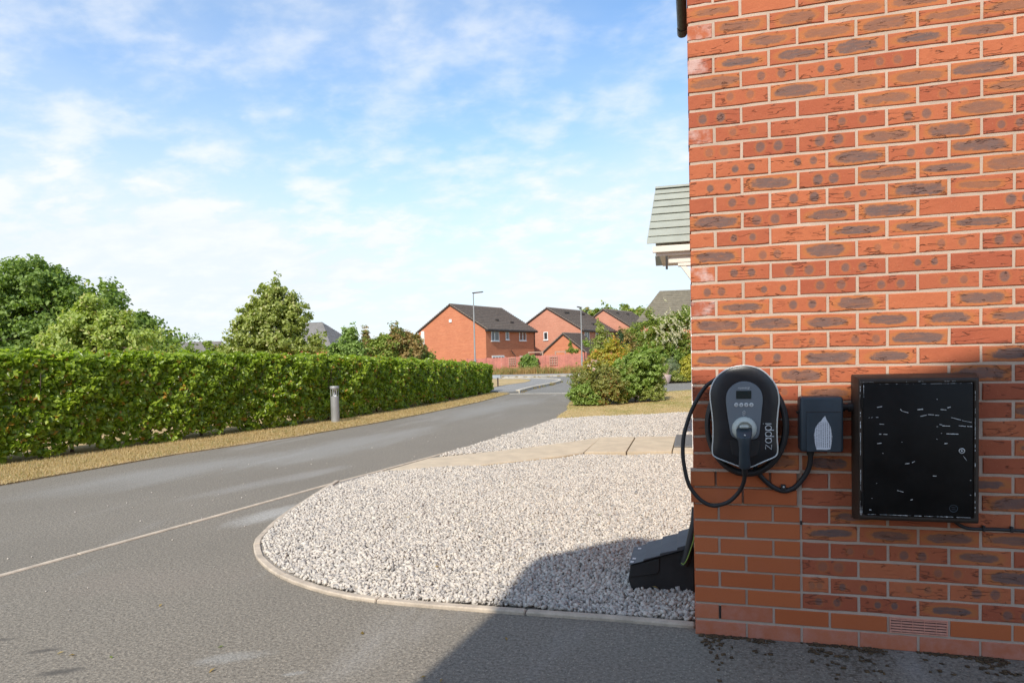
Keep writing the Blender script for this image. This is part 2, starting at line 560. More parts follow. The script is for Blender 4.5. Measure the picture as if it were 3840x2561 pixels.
def grass_material(name, dry, dry2, green, gamt, scale=1.0):
    m, t = newmat(name)
    oc = N(t, 'ShaderNodeTexCoord').outputs['Object']
    st = N(t, 'ShaderNodeMapping', {'Vector': oc, 'Scale': (1.0, 0.6, 1.0)}).outputs[0]
    n0 = NOISE(t, st, 0.8 * scale, 5.0, 0.65)
    n1 = NOISE(t, oc, 45.0, 4.0, 0.7)
    n2 = NOISE(t, oc, 6.0, 4.0, 0.65)
    c = MIX(t, SM(t, n1, 0.3, 0.7), dry, dry2)
    c = MIX(t, SM(t, n2, 0.42, 0.72, 0.0, 0.5), c, tuple(x * 0.72 for x in dry))
    c = MIX(t, MA(t, 'MULTIPLY', SM(t, MA(t, 'ADD', MA(t, 'MULTIPLY', n0, 0.7), MA(t, 'MULTIPLY', n2, 0.3)), 0.45, 0.62), gamt), c, green)
    finish(t, c, 0.95, MA(t, 'ADD', n1, MA(t, 'MULTIPLY', n2, 1.5)), 0.8, 0.02, 0, 0.15)
    return m


MAT = {}
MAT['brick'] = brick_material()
MAT['smooth'] = smooth_brick_material()
MAT['mortar'] = mortar_material()
MAT['farbrick'] = far_brick_material("far_brick", (0.47, 0.155, 0.078), (0.54, 0.200, 0.100), (0.50, 0.25, 0.16))
MAT['farbrick2'] = far_brick_material("far_brick_pink", (0.48, 0.20, 0.128), (0.55, 0.245, 0.16), (0.50, 0.29, 0.21))
MAT['roof'] = plain("brown_roof_tile", (0.205, 0.162, 0.128), 0.8, 0.35, 3.0, 0.3, fine=25)


def tile_material(name, c, var):
    m, t = newmat(name)
    oc = N(t, 'ShaderNodeTexCoord').outputs['Object']
    sp = N(t, 'ShaderNodeSeparateXYZ', {0: oc})
    n = NOISE(t, oc, 3.0, 5.0, 0.6)
    n2 = NOISE(t, oc, 22.0, 3.0, 0.6)
    rows = MA(t, 'FRACT', MA(t, 'MULTIPLY', sp.outputs[2], 5.4))
    line = MA(t, 'LESS_THAN', rows, 0.26)
    cc = MIX(t, SM(t, MA(t, 'ADD', MA(t, 'MULTIPLY', n, 0.6), MA(t, 'MULTIPLY', n2, 0.4)), 0.3, 0.7), tuple(x * (1 - var) for x in c), tuple(x * (1 + var) for x in c))
    cc = MIX(t, MA(t, 'MULTIPLY', line, 0.65), cc, tuple(x * 0.35 for x in c))
    finish(t, cc, 0.85, n2, 0.3, 0.01)
    return m


MAT['roof'] = tile_material("brown_roof_tile", (0.215, 0.168, 0.132), 0.25)
MAT['roofgrey'] = plain("grey_roof_tile", (0.20, 0.185, 0.17), 0.8, 0.25, 3.0, 0.3, fine=25)
MAT['rooftan'] = tile_material("weathered_roof_tile", (0.20, 0.17, 0.12), 0.25)
MAT['canopy'] = plain("pale_grey_canopy_tile", (0.335, 0.365, 0.320), 0.6, 0.08, 6.0, 0.15)
MAT['cream'] = plain("cream_paint", (0.72, 0.68, 0.60), 0.5, 0.06, 6.0)
MAT['white'] = plain("white_upvc", (0.78, 0.78, 0.76), 0.35, 0.04, 6.0)
MAT['darkpvc'] = plain("dark_fascia", (0.022, 0.018, 0.016), 0.45, 0.2, 6.0)
MAT['glass'] = plain("window_glass", (0.035, 0.042, 0.045), 0.08, 0.3, 1.5, spec=0.8)
MAT['fence'] = plain("red_stained_timber", (0.47, 0.175, 0.13), 0.85, 0.25, 2.0, 0.3, fine=14)
MAT['pole'] = plain("galvanised_steel", (0.33, 0.33, 0.32), 0.55, 0.12, 5.0, metal=0.35)
MAT['poledark'] = plain("dark_lamp_housing", (0.06, 0.06, 0.06), 0.5)
MAT['concrete'] = plain("concrete_edging", (0.44, 0.365, 0.28), 0.92, 0.24, 9.0, 0.5, fine=90)
MAT['kerb'] = plain("pale_kerb_stone", (0.45, 0.40, 0.32), 0.92, 0.25, 3.0, 0.4, fine=50)
MAT['slab'] = plain("buff_paving", (0.50, 0.405, 0.285), 0.9, 0.14, 5.0, 0.3, fine=70)
MAT['blackplastic'] = plain("black_satin_plastic", (0.016, 0.016, 0.018), 0.36, 0.2, 7.0, spec=0.5)
MAT['blackmatt'] = plain("black_rubber", (0.018, 0.017, 0.017), 0.55, 0.2, 9.0)
MAT['greypanel'] = plain("slate_grey_panel", (0.155, 0.175, 0.195), 0.42, 0.06, 5.0)
MAT['socket'] = plain("pale_grey_green_plastic", (0.50, 0.53, 0.48), 0.45, 0.06, 9.0)
MAT['trim'] = plain("silver_trim", (0.60, 0.61, 0.59), 0.32, 0.06, 9.0, metal=0.3)
MAT['screen'] = plain("dark_lcd", (0.012, 0.022, 0.020), 0.15, 0.1, 9.0)
MAT['button'] = plain("pale_button", (0.55, 0.56, 0.55), 0.5, 0.05)
MAT['print'] = plain("silver_print", (0.62, 0.62, 0.61), 0.5, 0.04)
MAT['iso'] = plain("blue_black_enclosure", (0.030, 0.044, 0.056), 0.45, 0.12, 9.0)
MAT['cabinet'] = plain("black_grp_paint", (0.0070, 0.0063, 0.0058), 0.45, 0.3, 12.0, 0.12, spec=0.2)
MAT['cabframe'] = plain("brown_black_cabinet_frame", (0.042, 0.030, 0.022), 0.5, 0.3, 9.0, 0.12, spec=0.3)
MAT['chip'] = plain("exposed_white_plastic", (0.66, 0.66, 0.64), 0.7, 0.15, 60.0)
MAT['gasbox'] = plain("black_polymer_box", (0.014, 0.013, 0.013), 0.6, 0.35, 11.0, 0.2)
MAT['gaslid'] = plain("grey_faded_lid", (0.052, 0.056, 0.063), 0.55, 0.18, 9.0, 0.1)
MAT['greenwire'] = plain("green_yellow_earth_wire", (0.22, 0.34, 0.06), 0.45, 0.15, 40)
MAT['terracotta'] = plain("terracotta_vent", (0.60, 0.27, 0.19), 0.8, 0.12, 30.0, 0.2)
MAT['bark'] = plain("grey_brown_bark", (0.12, 0.085, 0.06), 0.95, 0.35, 12.0, 0.6)
MAT['mat'] = plain("grey_ribbed_mat", (0.15, 0.145, 0.14), 0.8, 0.15, 40.0, 0.3)
MAT['signface'] = plain("dull_white_sign", (0.33, 0.36, 0.38), 0.5, 0.1)
MAT['brownpost'] = plain("dark_brown_post", (0.055, 0.030, 0.022), 0.7, 0.2)
MAT['pinkpot'] = plain("pale_pink_pot", (0.62, 0.46, 0.42), 0.8, 0.1)
MAT['soil'] = plain("dark_soil", (0.10, 0.062, 0.035), 0.98, 0.4, 15.0, 0.8)
MAT['trellis'] = plain("weathered_trellis", (0.40, 0.26, 0.19), 0.9, 0.2)

stains = [(-2.822, -0.777, 0.085, 0.024, 0.55, 0.85, (0.045, 0.042, 0.038)), (-2.567, -0.93, 0.11, 0.032, 0.55, 0.85, (0.045, 0.042, 0.038)),
          (-3.14, -0.73, 0.07, 0.022, 0.4, 0.7, (0.05, 0.045, 0.04)),
          (-3.46, 1.72, 0.45, 0.17, 1.35, 0.68, (0.44, 0.43, 0.40)), (-1.92, -0.65, 0.17, 0.05, 0.5, 0.38, (0.36, 0.36, 0.34)),
          (-1.58, -0.73, 0.06, 0.02, 0.5, 0.45, (0.42, 0.42, 0.40)), (-4.35, 3.1, 1.0, 0.20, 1.3, 0.40, (0.38, 0.37, 0.35)),
          (-5.9, 3.6, 1.8, 0.55, 1.35, 0.42, (0.34, 0.335, 0.315)), (-5.0, 6.0, 2.4, 0.6, 1.45, 0.45, (0.34, 0.335, 0.315)), (-5.0, 13.0, 4.0, 0.8, 1.5, 0.40, (0.34, 0.335, 0.315)),
          (-3.1, 0.1, 0.8, 0.25, 0.3, 0.25, (0.26, 0.21, 0.17))]
MAT['drive'] = asphalt_material("drive_asphalt", (0.210, 0.184, 0.146), stains, 0.5, True)
MAT['road'] = asphalt_material("road_asphalt", (0.215, 0.198, 0.170), (), 0.35)
MAT['pave'] = asphalt_material("pavement_asphalt", (0.27, 0.255, 0.23), (), 0.3)
MAT['drygrass'] = grass_material("dry_verge_grass", (0.42, 0.285, 0.135), (0.54, 0.40, 0.22), (0.25, 0.22, 0.07), 0.40)
MAT['lawn'] = grass_material("parched_lawn", (0.46, 0.33, 0.15), (0.54, 0.40, 0.19), (0.25, 0.235, 0.055), 0.85, 1.0)
MAT['land'] = grass_material("rough_grassland", (0.30, 0.24, 0.10), (0.36, 0.28, 0.12), (0.12, 0.15, 0.04), 0.8, 0.2)
MAT['blade'] = leaf_material("dry_grass_blade", (0.32, 0.21, 0.09), (0.48, 0.35, 0.165), (0.58, 0.46, 0.25), (0.22, 0.22, 0.07), 0.14, 0.25, 0.7)
MAT['weed'] = leaf_material("tall_dry_weed", (0.25, 0.16, 0.06), (0.40, 0.24, 0.09), (0.42, 0.33, 0.13), (0.17, 0.20, 0.05), 0.3, 0.3, 0.7)


def stone_material():
    m, t = newmat("limestone_chippings")
    r = N(t, 'ShaderNodeNewGeometry').outputs['Random Per Island']
    oc = N(t, 'ShaderNodeTexCoord').outputs['Object']
    n = NOISE(t, oc, 120.0, 3.0, 0.6)
    cr = N(t, 'ShaderNodeValToRGB', {0: r})
    el = cr.color_ramp.elements
    el[0].position = 0.0
    el[0].color = (0.22, 0.21, 0.20, 1)
    el[1].position = 1.0
    el[1].color = (0.64, 0.575, 0.49, 1)
    e = el.new(0.07)
    e.color = (0.39, 0.358, 0.32, 1)
    e = el.new(0.55)
    e.color = (0.53, 0.475, 0.41, 1)
    c = MIX(t, SM(t, n, 0.4, 0.7, 0.0, 0.3), cr.outputs[0], (0.40, 0.375, 0.34))
    finish(t, c, 0.9, n, 0.3, 0.002, 0, 0.3)
    return m


MAT['stone'] = stone_material()
MAT['gravelbase'] = plain("gravel_bed_base", (0.24, 0.212, 0.18), 0.95, 0.3, 50.0, 0.6, fine=90)

# ---------------------------------------------------------------- ground
def sheet(name, pts, z, mat, thick=0.0, parent=None, kind='structure'):
    b = MB()
    if thick > 0:
        b.prism([(x, y, z - thick) for x, y in pts], (0, 0, thick))
    else:
        b.poly([(x, y, z) for x, y in pts])
    o = b.build(name, mat, parent)
    if kind and parent is None:
        o['kind'] = kind
    return o


b = MB()
xs = [-600, -120, -60, -30, 0, 30, 120, 600]
ys = [-200, -20, 19, 46.4, 48, 52, 56, 70, 120, 300, 1500]
zs = [-.03, -.03, -.03, -.03, -.12, -.5, -.8, -.8, -.8, -.8, -.8]
for j in range(len(ys) - 1):
    for i in range(len(xs) - 1):
        b.poly([(xs[i], ys[j], zs[j]), (xs[i + 1], ys[j], zs[j]), (xs[i + 1], ys[j + 1], zs[j + 1]), (xs[i], ys[j + 1], zs[j + 1])])
g = b.build("ground", MAT['land'])
g['kind'] = 'structure'

ROAD_L = [(-7.75, -12), (-7.6, -4), (-7.42, 0.0), (-7.305, 2.44), (-7.064, 4.70), (-6.465, 7.05), (-6.15, 9.2), (-5.976, 11.88), (-5.90, 15.1), (-6.10, 19.05)]
sheet("driveway", [(12, -12), (12, 19.05)] + ROAD_L[::-1], 0.0, MAT['drive'])
sheet("road", [(-60, 19.05), (30, 19.05), (30, 26.0), (12, 40.5), (-7.1, 38.0), (-9.2, 36.5), (-11.4, 35.9), (-20, 35.2), (-60, 34)], -0.004, MAT['road'])
VERGE = ROAD_L + [(-7.0, 19.9), (-9.5, 21.0), (-11.5, 19.0), (-12.0, 6), (-12.5, -12)]
sheet("verge", VERGE, 0.018, MAT['drygrass'], 0.03)
sheet("field", [(-12.6, -12), (-12.05, 6), (-11.55, 19.2), (-13.0, 24), (-16, 33.2), (-60, 33), (-60, -12)], 0.0, MAT['land'], 0.02)
# far pavement behind the cross road
sheet("far_pavement", [(-60, 34.2), (-20, 35.4), (-11.4, 36.1), (-9.2, 36.7), (-7.1, 38.2), (12, 40.7), (12, 44.2), (-6, 42.2), (-8.2, 41.3), (-13.4, 40.6), (-60, 38)], 0.07, MAT['pave'], 0.09)
sheet("far_verge", [(-60, 38.2), (-13.4, 40.8), (-8.2, 41.5), (-6, 42.4), (12, 44.4), (12, 46.4), (-60, 46.4)], 0.06, MAT['drygrass'], 0.08)
# corner pavement with its grass island
PAV = [(-8.6, 20.6), (-7.02, 19.95), (-6.2, 19.25), (-5.95, 19.7), (-6.1, 22.2), (-6.07, 24.2), (-6.02, 25.8), (-6.16, 28.4), (-6.58, 30.4), (-7.99, 32.4), (-10.5, 33.7), (-16, 34.0), (-14, 26)]
sheet("pavement", PAV, 0.06, MAT['pave'], 0.08)
sheet("grass_island", [(-7.72, 22.4), (-7.86, 25.0), (-7.60, 27.1), (-7.75, 28.8), (-8.12, 30.6), (-9.1, 32.2), (-10.3, 32.5), (-12.5, 32.0), (-12.0, 26), (-9.5, 22.3)], 0.072, MAT['drygrass'], 0.06)
# lawn and planted bed on the right
LAWN = [(-2.66, 10.10), (-1.3, 10.72), (0.0, 11.40), (6, 14.4), (6, 23.2), (-0.05, 20.1), (-0.95, 19.15), (-2.2, 18.3), (-3.3, 17.6), (-3.2, 14.6), (-2.98, 13.0), (-2.80, 12.1), (-2.74, 10.9)]
sheet("lawn", LAWN, 0.022, MAT['lawn'], 0.04)
sheet("planting_bed", [(-2.9, 13.35), (-1.9, 13.55), (-1.1, 14.5), (-0.95, 15.9), (-1.1, 17.4), (-2.2, 18.0), (-3.05, 17.4), (-3.0, 14.6)], 0.034, MAT['soil'], 0.03)
sheet("far_planting_bed", [(-3.2, 24.6), (-1.25, 25.55), (-0.05, 26.9), (4, 29.5), (4, 36), (-3.6, 34)], 0.05, MAT['soil'], 0.07)


# -- concrete edgings: each piece a part
def edging(root, pts, width, z0, z1, piece, mat, gap=0.006, name="kerb_stone", jit=0.002):
    P = [Vector((p[0], p[1], 0)) for p in pts]
    # resample
    L = [0.0]
    for a, c in zip(P, P[1:]):
        L.append(L[-1] + (c - a).length)
    tot = L[-1]

    def at(s):
        s = min(max(s, 0), tot)
        for i in range(len(P) - 1):
            if s <= L[i + 1] or i == len(P) - 2:
                f = (s - L[i]) / max(L[i + 1] - L[i], 1e-9)
                d = (P[i + 1] - P[i]).normalized()
                return P[i].lerp(P[i + 1], f), d
    n = max(1, round(tot / piece))
    for k in range(n):
        a, c = tot * k / n + gap / 2, tot * (k + 1) / n - gap / 2
        m = max(2, int((c - a) / 0.15) + 1)
        left, right = [], []
        for q in range(m):
            s = a + (c - a) * q / (m - 1)
            p, _ = at(s)
            p1, _ = at(s - 0.06)
            p2, _ = at(s + 0.06)
            d = (p2 - p1).normalized()
            nn = Vector((-d.y, d.x, 0))
            left.append(p + nn * width)
            right.append(p)
        dz = random.uniform(-jit, jit)
        bb = MB()
        ring = right + left[::-1]
        bb.prism([(v.x, v.y, z0) for v in ring], (0, 0, z1 - z0 + dz))
        bb.build(name, mat, root, bevel=0.006 if width < 0.1 else 0.01, bseg=1)


KERB = [tuple(p) for p in spline([(0.0, .055), (-.40, .062), (-1.01, .048), (-1.41, .048), (-1.775, .075), (-2.113, .185), (-2.425, .352), (-2.726, .60),
        (-2.873, .769), (-2.985, .92), (-3.057, 1.065), (-3.266, 1.624), (-3.429, 2.261), (-3.645, 3.17)], 6)]
kr = thing("kerb", None, None)
kr['kind'] = 'structure'
edging(kr, KERB[::-1], 0.046, -0.05, 0.020, 0.78, MAT['concrete'])
er = thing("edging_strip", None, None)
er['kind'] = 'structure'
STRIP = [(-5.1, -5.6), (-4.137, .021), (-3.933, 1.228), (-3.64, 3.12), (-3.50, 3.82), (-3.28, 5.09), (-3.065, 6.29), (-2.855, 8.09), (-2.72, 10.06)]
edging(er, STRIP[::-1], 0.045, -0.05, 0.008, 0.9, MAT['concrete'], jit=0.001)
dk = thing("dropped_kerb", None, None)
dk['kind'] = 'structure'
edging(dk, [(-6.2, 19.1), (-4.8, 19.05), (-3.2, 18.95), (-2.4, 18.9)], 0.14, -0.05, 0.006, 0.9, MAT['kerb'])
ck = thing("pavement_kerb", None, None)
ck['kind'] = 'structure'
edging(ck, [(-5.90, 19.7), (-6.03, 22.2), (-6.0, 24.2), (-5.95, 25.8), (-6.09, 28.4), (-6.51, 30.4), (-7.2, 31.5), (-7.95, 32.35), (-9.2, 33.2), (-10.5, 33.75)], 0.15, -0.06, 0.10, 0.9, MAT['kerb'], 0.02)
fk = thing("far_kerb", None, None)
fk['kind'] = 'structure'
edging(fk, [(-20, 35.2), (-11.4, 35.9), (-9.2, 36.5), (-7.1, 38.0), (-4, 38.5)], 0.16, -0.06, 0.10, 0.9, MAT['kerb'], 0.03)
vk = thing("verge_edging", None, None)
vk['kind'] = 'structure'

# -- path slabs
SL = 0.052
low = [(-1.33, 5.18), (-1.508, 4.95), (-1.962, 4.564), (-2.397, 4.231), (-2.855, 4.025), (-3.40, 3.70)]
upp = [(-1.315, 6.724), (-1.741, 6.208), (-2.233, 5.637), (-2.72, 5.227), (-3.18, 4.84), (-3.235, 4.80)]
path = thing("path", None, None)
path['kind'] = 'structure'
slabs = [[(-0.25, 5.40), (0.0, 5.34), (0.0, 6.93), (-0.235, 6.93)], [(-0.80, 5.29), (-0.262, 5.39), (-0.247, 6.925), (-0.812, 6.83)],
         [(-1.322, 5.19), (-0.815, 5.285), (-0.827, 6.825), (-1.318, 6.73)]]
slabs.append([(x - .004, y) for x, y in low] + [(x - .004, y) for x, y in upp[::-1]])
for i, s in enumerate(slabs):
    bb = MB()
    bb.prism([(x, y, -0.01) for x, y in s], (0, 0, SL + 0.01 + random.uniform(-.003, .003)))
    if i == 3:
        bb.v = [(x, y, z if z < 0 else .012 + (SL - .012) * min(1, max(0, (x + 3.2) / 1.9))) for x, y, z in bb.v]
    bb.build("paving_slab", MAT['slab'], path, bevel=0.006, bseg=2)

# -- gravel beds
def stones(name, poly, spacing, rmin, rmax, z, layers, parent):
    P = np.array(poly)
    x0, y0 = P.min(0)
    x1, y1 = P.max(0)
    allp = []
    for l in range(layers):
        gx, gy = np.meshgrid(np.arange(x0, x1, spacing), np.arange(y0, y1, spacing))
        X = gx.ravel() + rng.uniform(-.6, .6, gx.size) * spacing
        Y = gy.ravel() + rng.uniform(-.6, .6, gx.size) * spacing
        k = inpoly(X, Y, poly)
        Z = np.full(k.sum(), z + l * rmin * 0.9) + rng.uniform(-.35, .35, k.sum()) * rmin
        allp.append(np.stack([X[k], Y[k], Z], 1))
    C = np.concatenate(allp)
    # gentle unevenness
    C[:, 2] += 0.008 * np.sin(C[:, 0] * 5.1 + C[:, 1] * 2.3) * np.sin(C[:, 1] * 4.3 - C[:, 0])
    n = len(C)
    cube = np.array([(x, y, q) for q in (-1, 1) for y in (-1, 1) for x in (-1, 1)], float)
    F = np.array([(0, 2, 3, 1), (4, 5, 7, 6), (0, 1, 5, 4), (1, 3, 7, 5), (3, 2, 6, 7), (2, 0, 4, 6)])
    V = np.repeat(cube[None], n, 0) * (1 + rng.uniform(-.55, .30, (n, 8, 3)))
    sc = np.stack([rng.uniform(.75, 1.5, n), rng.uniform(.55, 1.0, n), rng.uniform(.4, .75, n)], 1)
    r = (rmin + (rmax - rmin) * rng.random(n) ** 2.2)[:, None]
    V *= (sc * r * 0.75)[:, None, :]
    q = rng.normal(size=(n, 4))
    q[:, 1:3] *= 0.55
    q /= np.linalg.norm(q, axis=1, keepdims=True)
    w, a, bq, c = q[:, 0], q[:, 1], q[:, 2], q[:, 3]
    Rm = np.stack([np.stack([1 - 2 * (bq * bq + c * c), 2 * (a * bq - c * w), 2 * (a * c + bq * w)], 1),
                   np.stack([2 * (a * bq + c * w), 1 - 2 * (a * a + c * c), 2 * (bq * c - a * w)], 1),
                   np.stack([2 * (a * c - bq * w), 2 * (bq * c + a * w), 1 - 2 * (a * a + bq * bq)], 1)], 1)
    V = np.einsum('nij,nkj->nki', Rm, V) + C[:, None, :]
    FF = (F[None] + 8 * np.arange(n)[:, None, None]).reshape(-1, 4)
    o = put(name, mesh_np(name, V.reshape(-1, 3), FF, MAT['stone']), parent)
    o['kind'] = 'stuff'
    return o


BED1 = [(x, y + .03) for x, y in KERB if x < -0.001 or True]
BED1 = [(-0.004, .12)] + [(x + (0.03 if x < -2 else 0), y + .07) for x, y in KERB[2:-4]] + [(-3.47, 3.1), (-3.37, 3.66)] + [(x, y - .02) for x, y in low[::-1]] + [(-0.004, 5.33)]
BED2 = [(-3.16, 4.93), (-2.70, 5.27), (-2.21, 5.68), (-1.72, 6.25), (-1.30, 6.77), (-0.004, 6.96), (-0.004, 11.36), (-1.3, 10.68), (-2.62, 10.02), (-2.79, 8.09), (-3.0, 6.29)]
sheet("gravel_bed", [(-0.004, .10)] + KERB[1:-2] + [(-3.60, 3.2), (-3.44, 3.75)] + [(-0.004, 5.4)], 0.004, MAT['gravelbase'])
sheet("far_gravel_bed", BED2, 0.006, MAT['gravelbase'])
stones("gravel", BED1, 0.0185, 0.0090, 0.0205, 0.013, 2, None)
stones("far_gravel", BED2, 0.026, 0.011, 0.022, 0.012, 2, None)

# ---------------------------------------------------------------- the near brick house
house = thing("brick_house", "near orange brick house corner with charging point and black meter cabinet on its wall", "house", (0, 0, 0))
# core with recessed mortar face
b = MB()
b.box(0.005, 8.0, 0.0042, 11.0, -0.05, 5.2)
wall = b.build("wall", MAT['mortar'], house)


def brick_mesh(name, L, mat, jig, D=0.100, H=0.0640, bev=0.0028):
    b = MB()
    b.box(-L / 2, L / 2, 0, D, -H / 2, H / 2)
    me = bpy.data.meshes.new(name)
    me.from_pydata(b.v, [], b.f)
    bm = bmesh.new()
    bm.from_mesh(me)
    fr = [e for e in bm.edges if all(v.co.y < 1e-6 for v in e.verts)]
    bmesh.ops.subdivide_edges(bm, edges=[e for e in fr if abs(e.verts[0].co.z - e.verts[1].co.z) < 1e-6], cuts=3 if jig else 0) if jig else None
    if jig:
        for v in bm.verts:
            if v.co.y < 1e-6:
                v.co.z += random.uniform(-jig, jig)
                v.co.x += random.uniform(-jig, jig) * 0.6
                v.co.y += random.uniform(0, jig * 0.8)
    fr = [e for e in bm.edges if all(v.co.y < 0.01 for v in e.verts)]
    bmesh.ops.bevel(bm, geom=fr, offset=bev, segments=1, affect='EDGES', clamp_overlap=True)
    bmesh.ops.recalc_face_normals(bm, faces=bm.faces)
    bm.to_mesh(me)
    bm.free()
    me.materials.append(mat)
    return me


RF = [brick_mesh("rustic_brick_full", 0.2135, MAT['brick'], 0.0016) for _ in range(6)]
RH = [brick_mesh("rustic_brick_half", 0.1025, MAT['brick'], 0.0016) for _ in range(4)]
SF = [brick_mesh("smooth_brick_full", 0.215, MAT['smooth'], 0.0, bev=0.002)]
SH = [brick_mesh("smooth_brick_half", 0.1025, MAT['smooth'], 0.0, bev=0.002)]
# marks read from the wall, row by row from the ground: P plain, D two burns, d faint burns, S long smear, s faint smear, l light plain, w limed
ROWS = {
    3: "..DDSDPS", 4: "...lDlDPD", 5: "..dldSPd", 6: "...PdDSdP", 7: "..SSSSPS", 8: "...PSPPSDP", 9: "..PPPSsP", 10: "...PPPSdPP",
    11: "PsSPPPPs", 12: "PSPPSPSSP", 13: "PdPPPPPs", 14: "PdPPPPSPS", 15: "PdsSPPPS", 16: "PPSPlSPSP", 17: "SDSSPSPD",
    18: "PSddSPPSP", 19: "SSSSSSsP", 20: "wSDSlSPDP", 21: "DDDDdDSP", 22: "wDDDDPPSs", 23: "SdSldDPs", 24: "PDlSSSPDP",
    25: "SDSSPDSd", 26: "PDDDSsPSP", 27: "DSDSSsPD", 28: "PDDSDSPSd", 29: "dDDsSDPS", 30: "wdPDDsPDP", 31: "DPPsdsSP",
    32: "PdSssSDPs", 33: "sDDdPPSP", 34: "wSSSSSPdP", 35: "PssssssP", 36: "wsssssPSs", 37: "sPssPsPd", 38: "PsDSPsdPP"}
RMAX = 38


def set_marks(o, code, short):
    o['tone'] = random.uniform(0.05, 0.75)
    o['mark'] = 0.0
    o['strength'] = 0.0
    o['offset'] = 0.0
    o['width'] = 0.08
    o['height'] = 0.02
    o['bloom'] = 0.0
    if code in 'Ss':
        o['mark'] = 2.0
        o['strength'] = random.uniform(.8, 1.0) if code == 'S' else random.uniform(.5, .72)
        o['width'] = random.uniform(.070, .098)
        o['height'] = random.uniform(.0145, .025)
        o['offset'] = random.uniform(-.008, .008)
        o['tone'] = random.uniform(.35, .9)
    elif code in 'Dd':
        o['mark'] = 1.0
        o['strength'] = random.uniform(.75, .95) if code == 'D' else random.uniform(.4, .6)
        o['width'] = random.uniform(.028, .042)
        o['height'] = random.uniform(.0125, .0195)
        o['offset'] = random.uniform(-.022, .03)
    elif code == 'l':
        o['tone'] = random.uniform(1.0, 1.3)
        if random.random() < .5:
            o['mark'], o['strength'], o['width'], o['height'] = 1.0, .4, .035, .013
    elif code == 'w':
        o['bloom'] = 0.75
    if short and o['mark'] > 0:
        o['width'] = float(o['width']) * 0.45


for r in range(1, RMAX + 1):
    zc = (r - 1) * 0.075 + 0.0325
    u = 0.0
    seq = []
    if r % 2 == 0:
        seq.append((0.0, 0.1025))
        u = 0.1125
    while u < 1.40:
        seq.append((u, u + 0.215))
        u += 0.225
    if 3 <= r <= 10:           # straight joint beside the replaced bricks
        new = []
        for a, c in seq:
            if a < 0.44 < c and c - a > 0.12 and r % 2 == 0:
                new += [(a, a + 0.1025), (a + 0.1125, c)]
            else:
                new.append((a, c))
        seq = new
    codes = ROWS.get(r, "")
    for i, (a, c) in enumerate(seq):
        short = (c - a) < 0.12
        sm = (r <= 2) or (3 <= r <= 10 and c < 0.447)
        if r == 2 and 0.78 < a < 0.80:
            continue           # air vent stands here
        if sm:
            me = (SH if short else SF)[0]
        else:
            me = random.choice(RH if short else RF)
        o = put("brick", me, house)
        dy = random.uniform(-.0012, .0012)
        dx = 0.0
        if sm and 9 <= r <= 10:
            dy -= 0.014
            dx = -0.012
        elif sm and r >= 3:
            dy -= 0.003
        o.location = ((a + c) / 2 + random.uniform(-.0008, .0008) + dx, dy, zc + random.uniform(-.0008, .0008))
        o.rotation_euler = (0, random.uniform(-.0035, .0035), random.uniform(-.004, .004))
        if sm:
            o['tone'] = random.uniform(0.1, 1.0)
            o['bloom'] = 0.75 if r == 1 else (0.6 if (r == 2 and a < 0.12) else random.uniform(0, .10))
        else:
            j = i if not (3 <= r <= 10) else i
            set_marks(o, codes[j] if j < len(codes) and codes[j] != '.' else 'P', short)

# mortar ledge above the replaced bricks, with weep holes
b = MB()
b.box(-0.012, 0.4405, -0.014, 0.004, 0.7405, 0.7510)
b.build("mortar_ledge", MAT['mortar'], house)
b = MB()
b.box(0.4420, 0.4500, -0.0005, 0.0075, 0.5160, 0.5320)
b.box(0.1038, 0.1112, 0.0005, 0.0080, 0.0790, 0.1360)
b.build("weep_hole", MAT['darkpvc'], house)

# the rest of the gable wall as joined brickwork (beyond what the photo shows)
V, F = [], []
base_box = np.array([(x, y, z) for z in (0, 1) for x, y in ((0, 0), (1, 0), (1, 1), (0, 1))], float)
bf = np.array([(3, 2, 1, 0), (4, 5, 6, 7), (0, 1, 5, 4), (1, 2, 6, 5), (2, 3, 7, 6), (3, 0, 4, 7)])
cnt = 0
for r in range(1, 69):
    z0 = (r - 1) * 0.075
    u = 0.0 if r % 2 else -0.1125
    while u < 7.95:
        a, c = max(u, 0.0), min(u + 0.215, 8.0)
        last = (0.0 if r % 2 else 0.1125)
        nvis = math.ceil((1.40 - last) / 0.225)
        lim = last + nvis * 0.225 - 0.01
        if (r > RMAX or a > lim - 1e-6) and c - a > 0.02:
            V.append(base_box * (c - a, 0.05, 0.065) + (a, rng.uniform(-.001, .001), z0))
            F.append(bf + 8 * cnt)
            cnt += 1
        u += 0.225
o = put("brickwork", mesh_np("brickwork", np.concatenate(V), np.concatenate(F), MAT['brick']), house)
o['kind'] = 'stuff'
# facade courses along the front (seen edge-on only)
b = MB()
b.box(0.004, 0.0055, 0.1, 10.9, 0.0, 5.19)
b.build("front_wall", MAT['farbrick'], house)
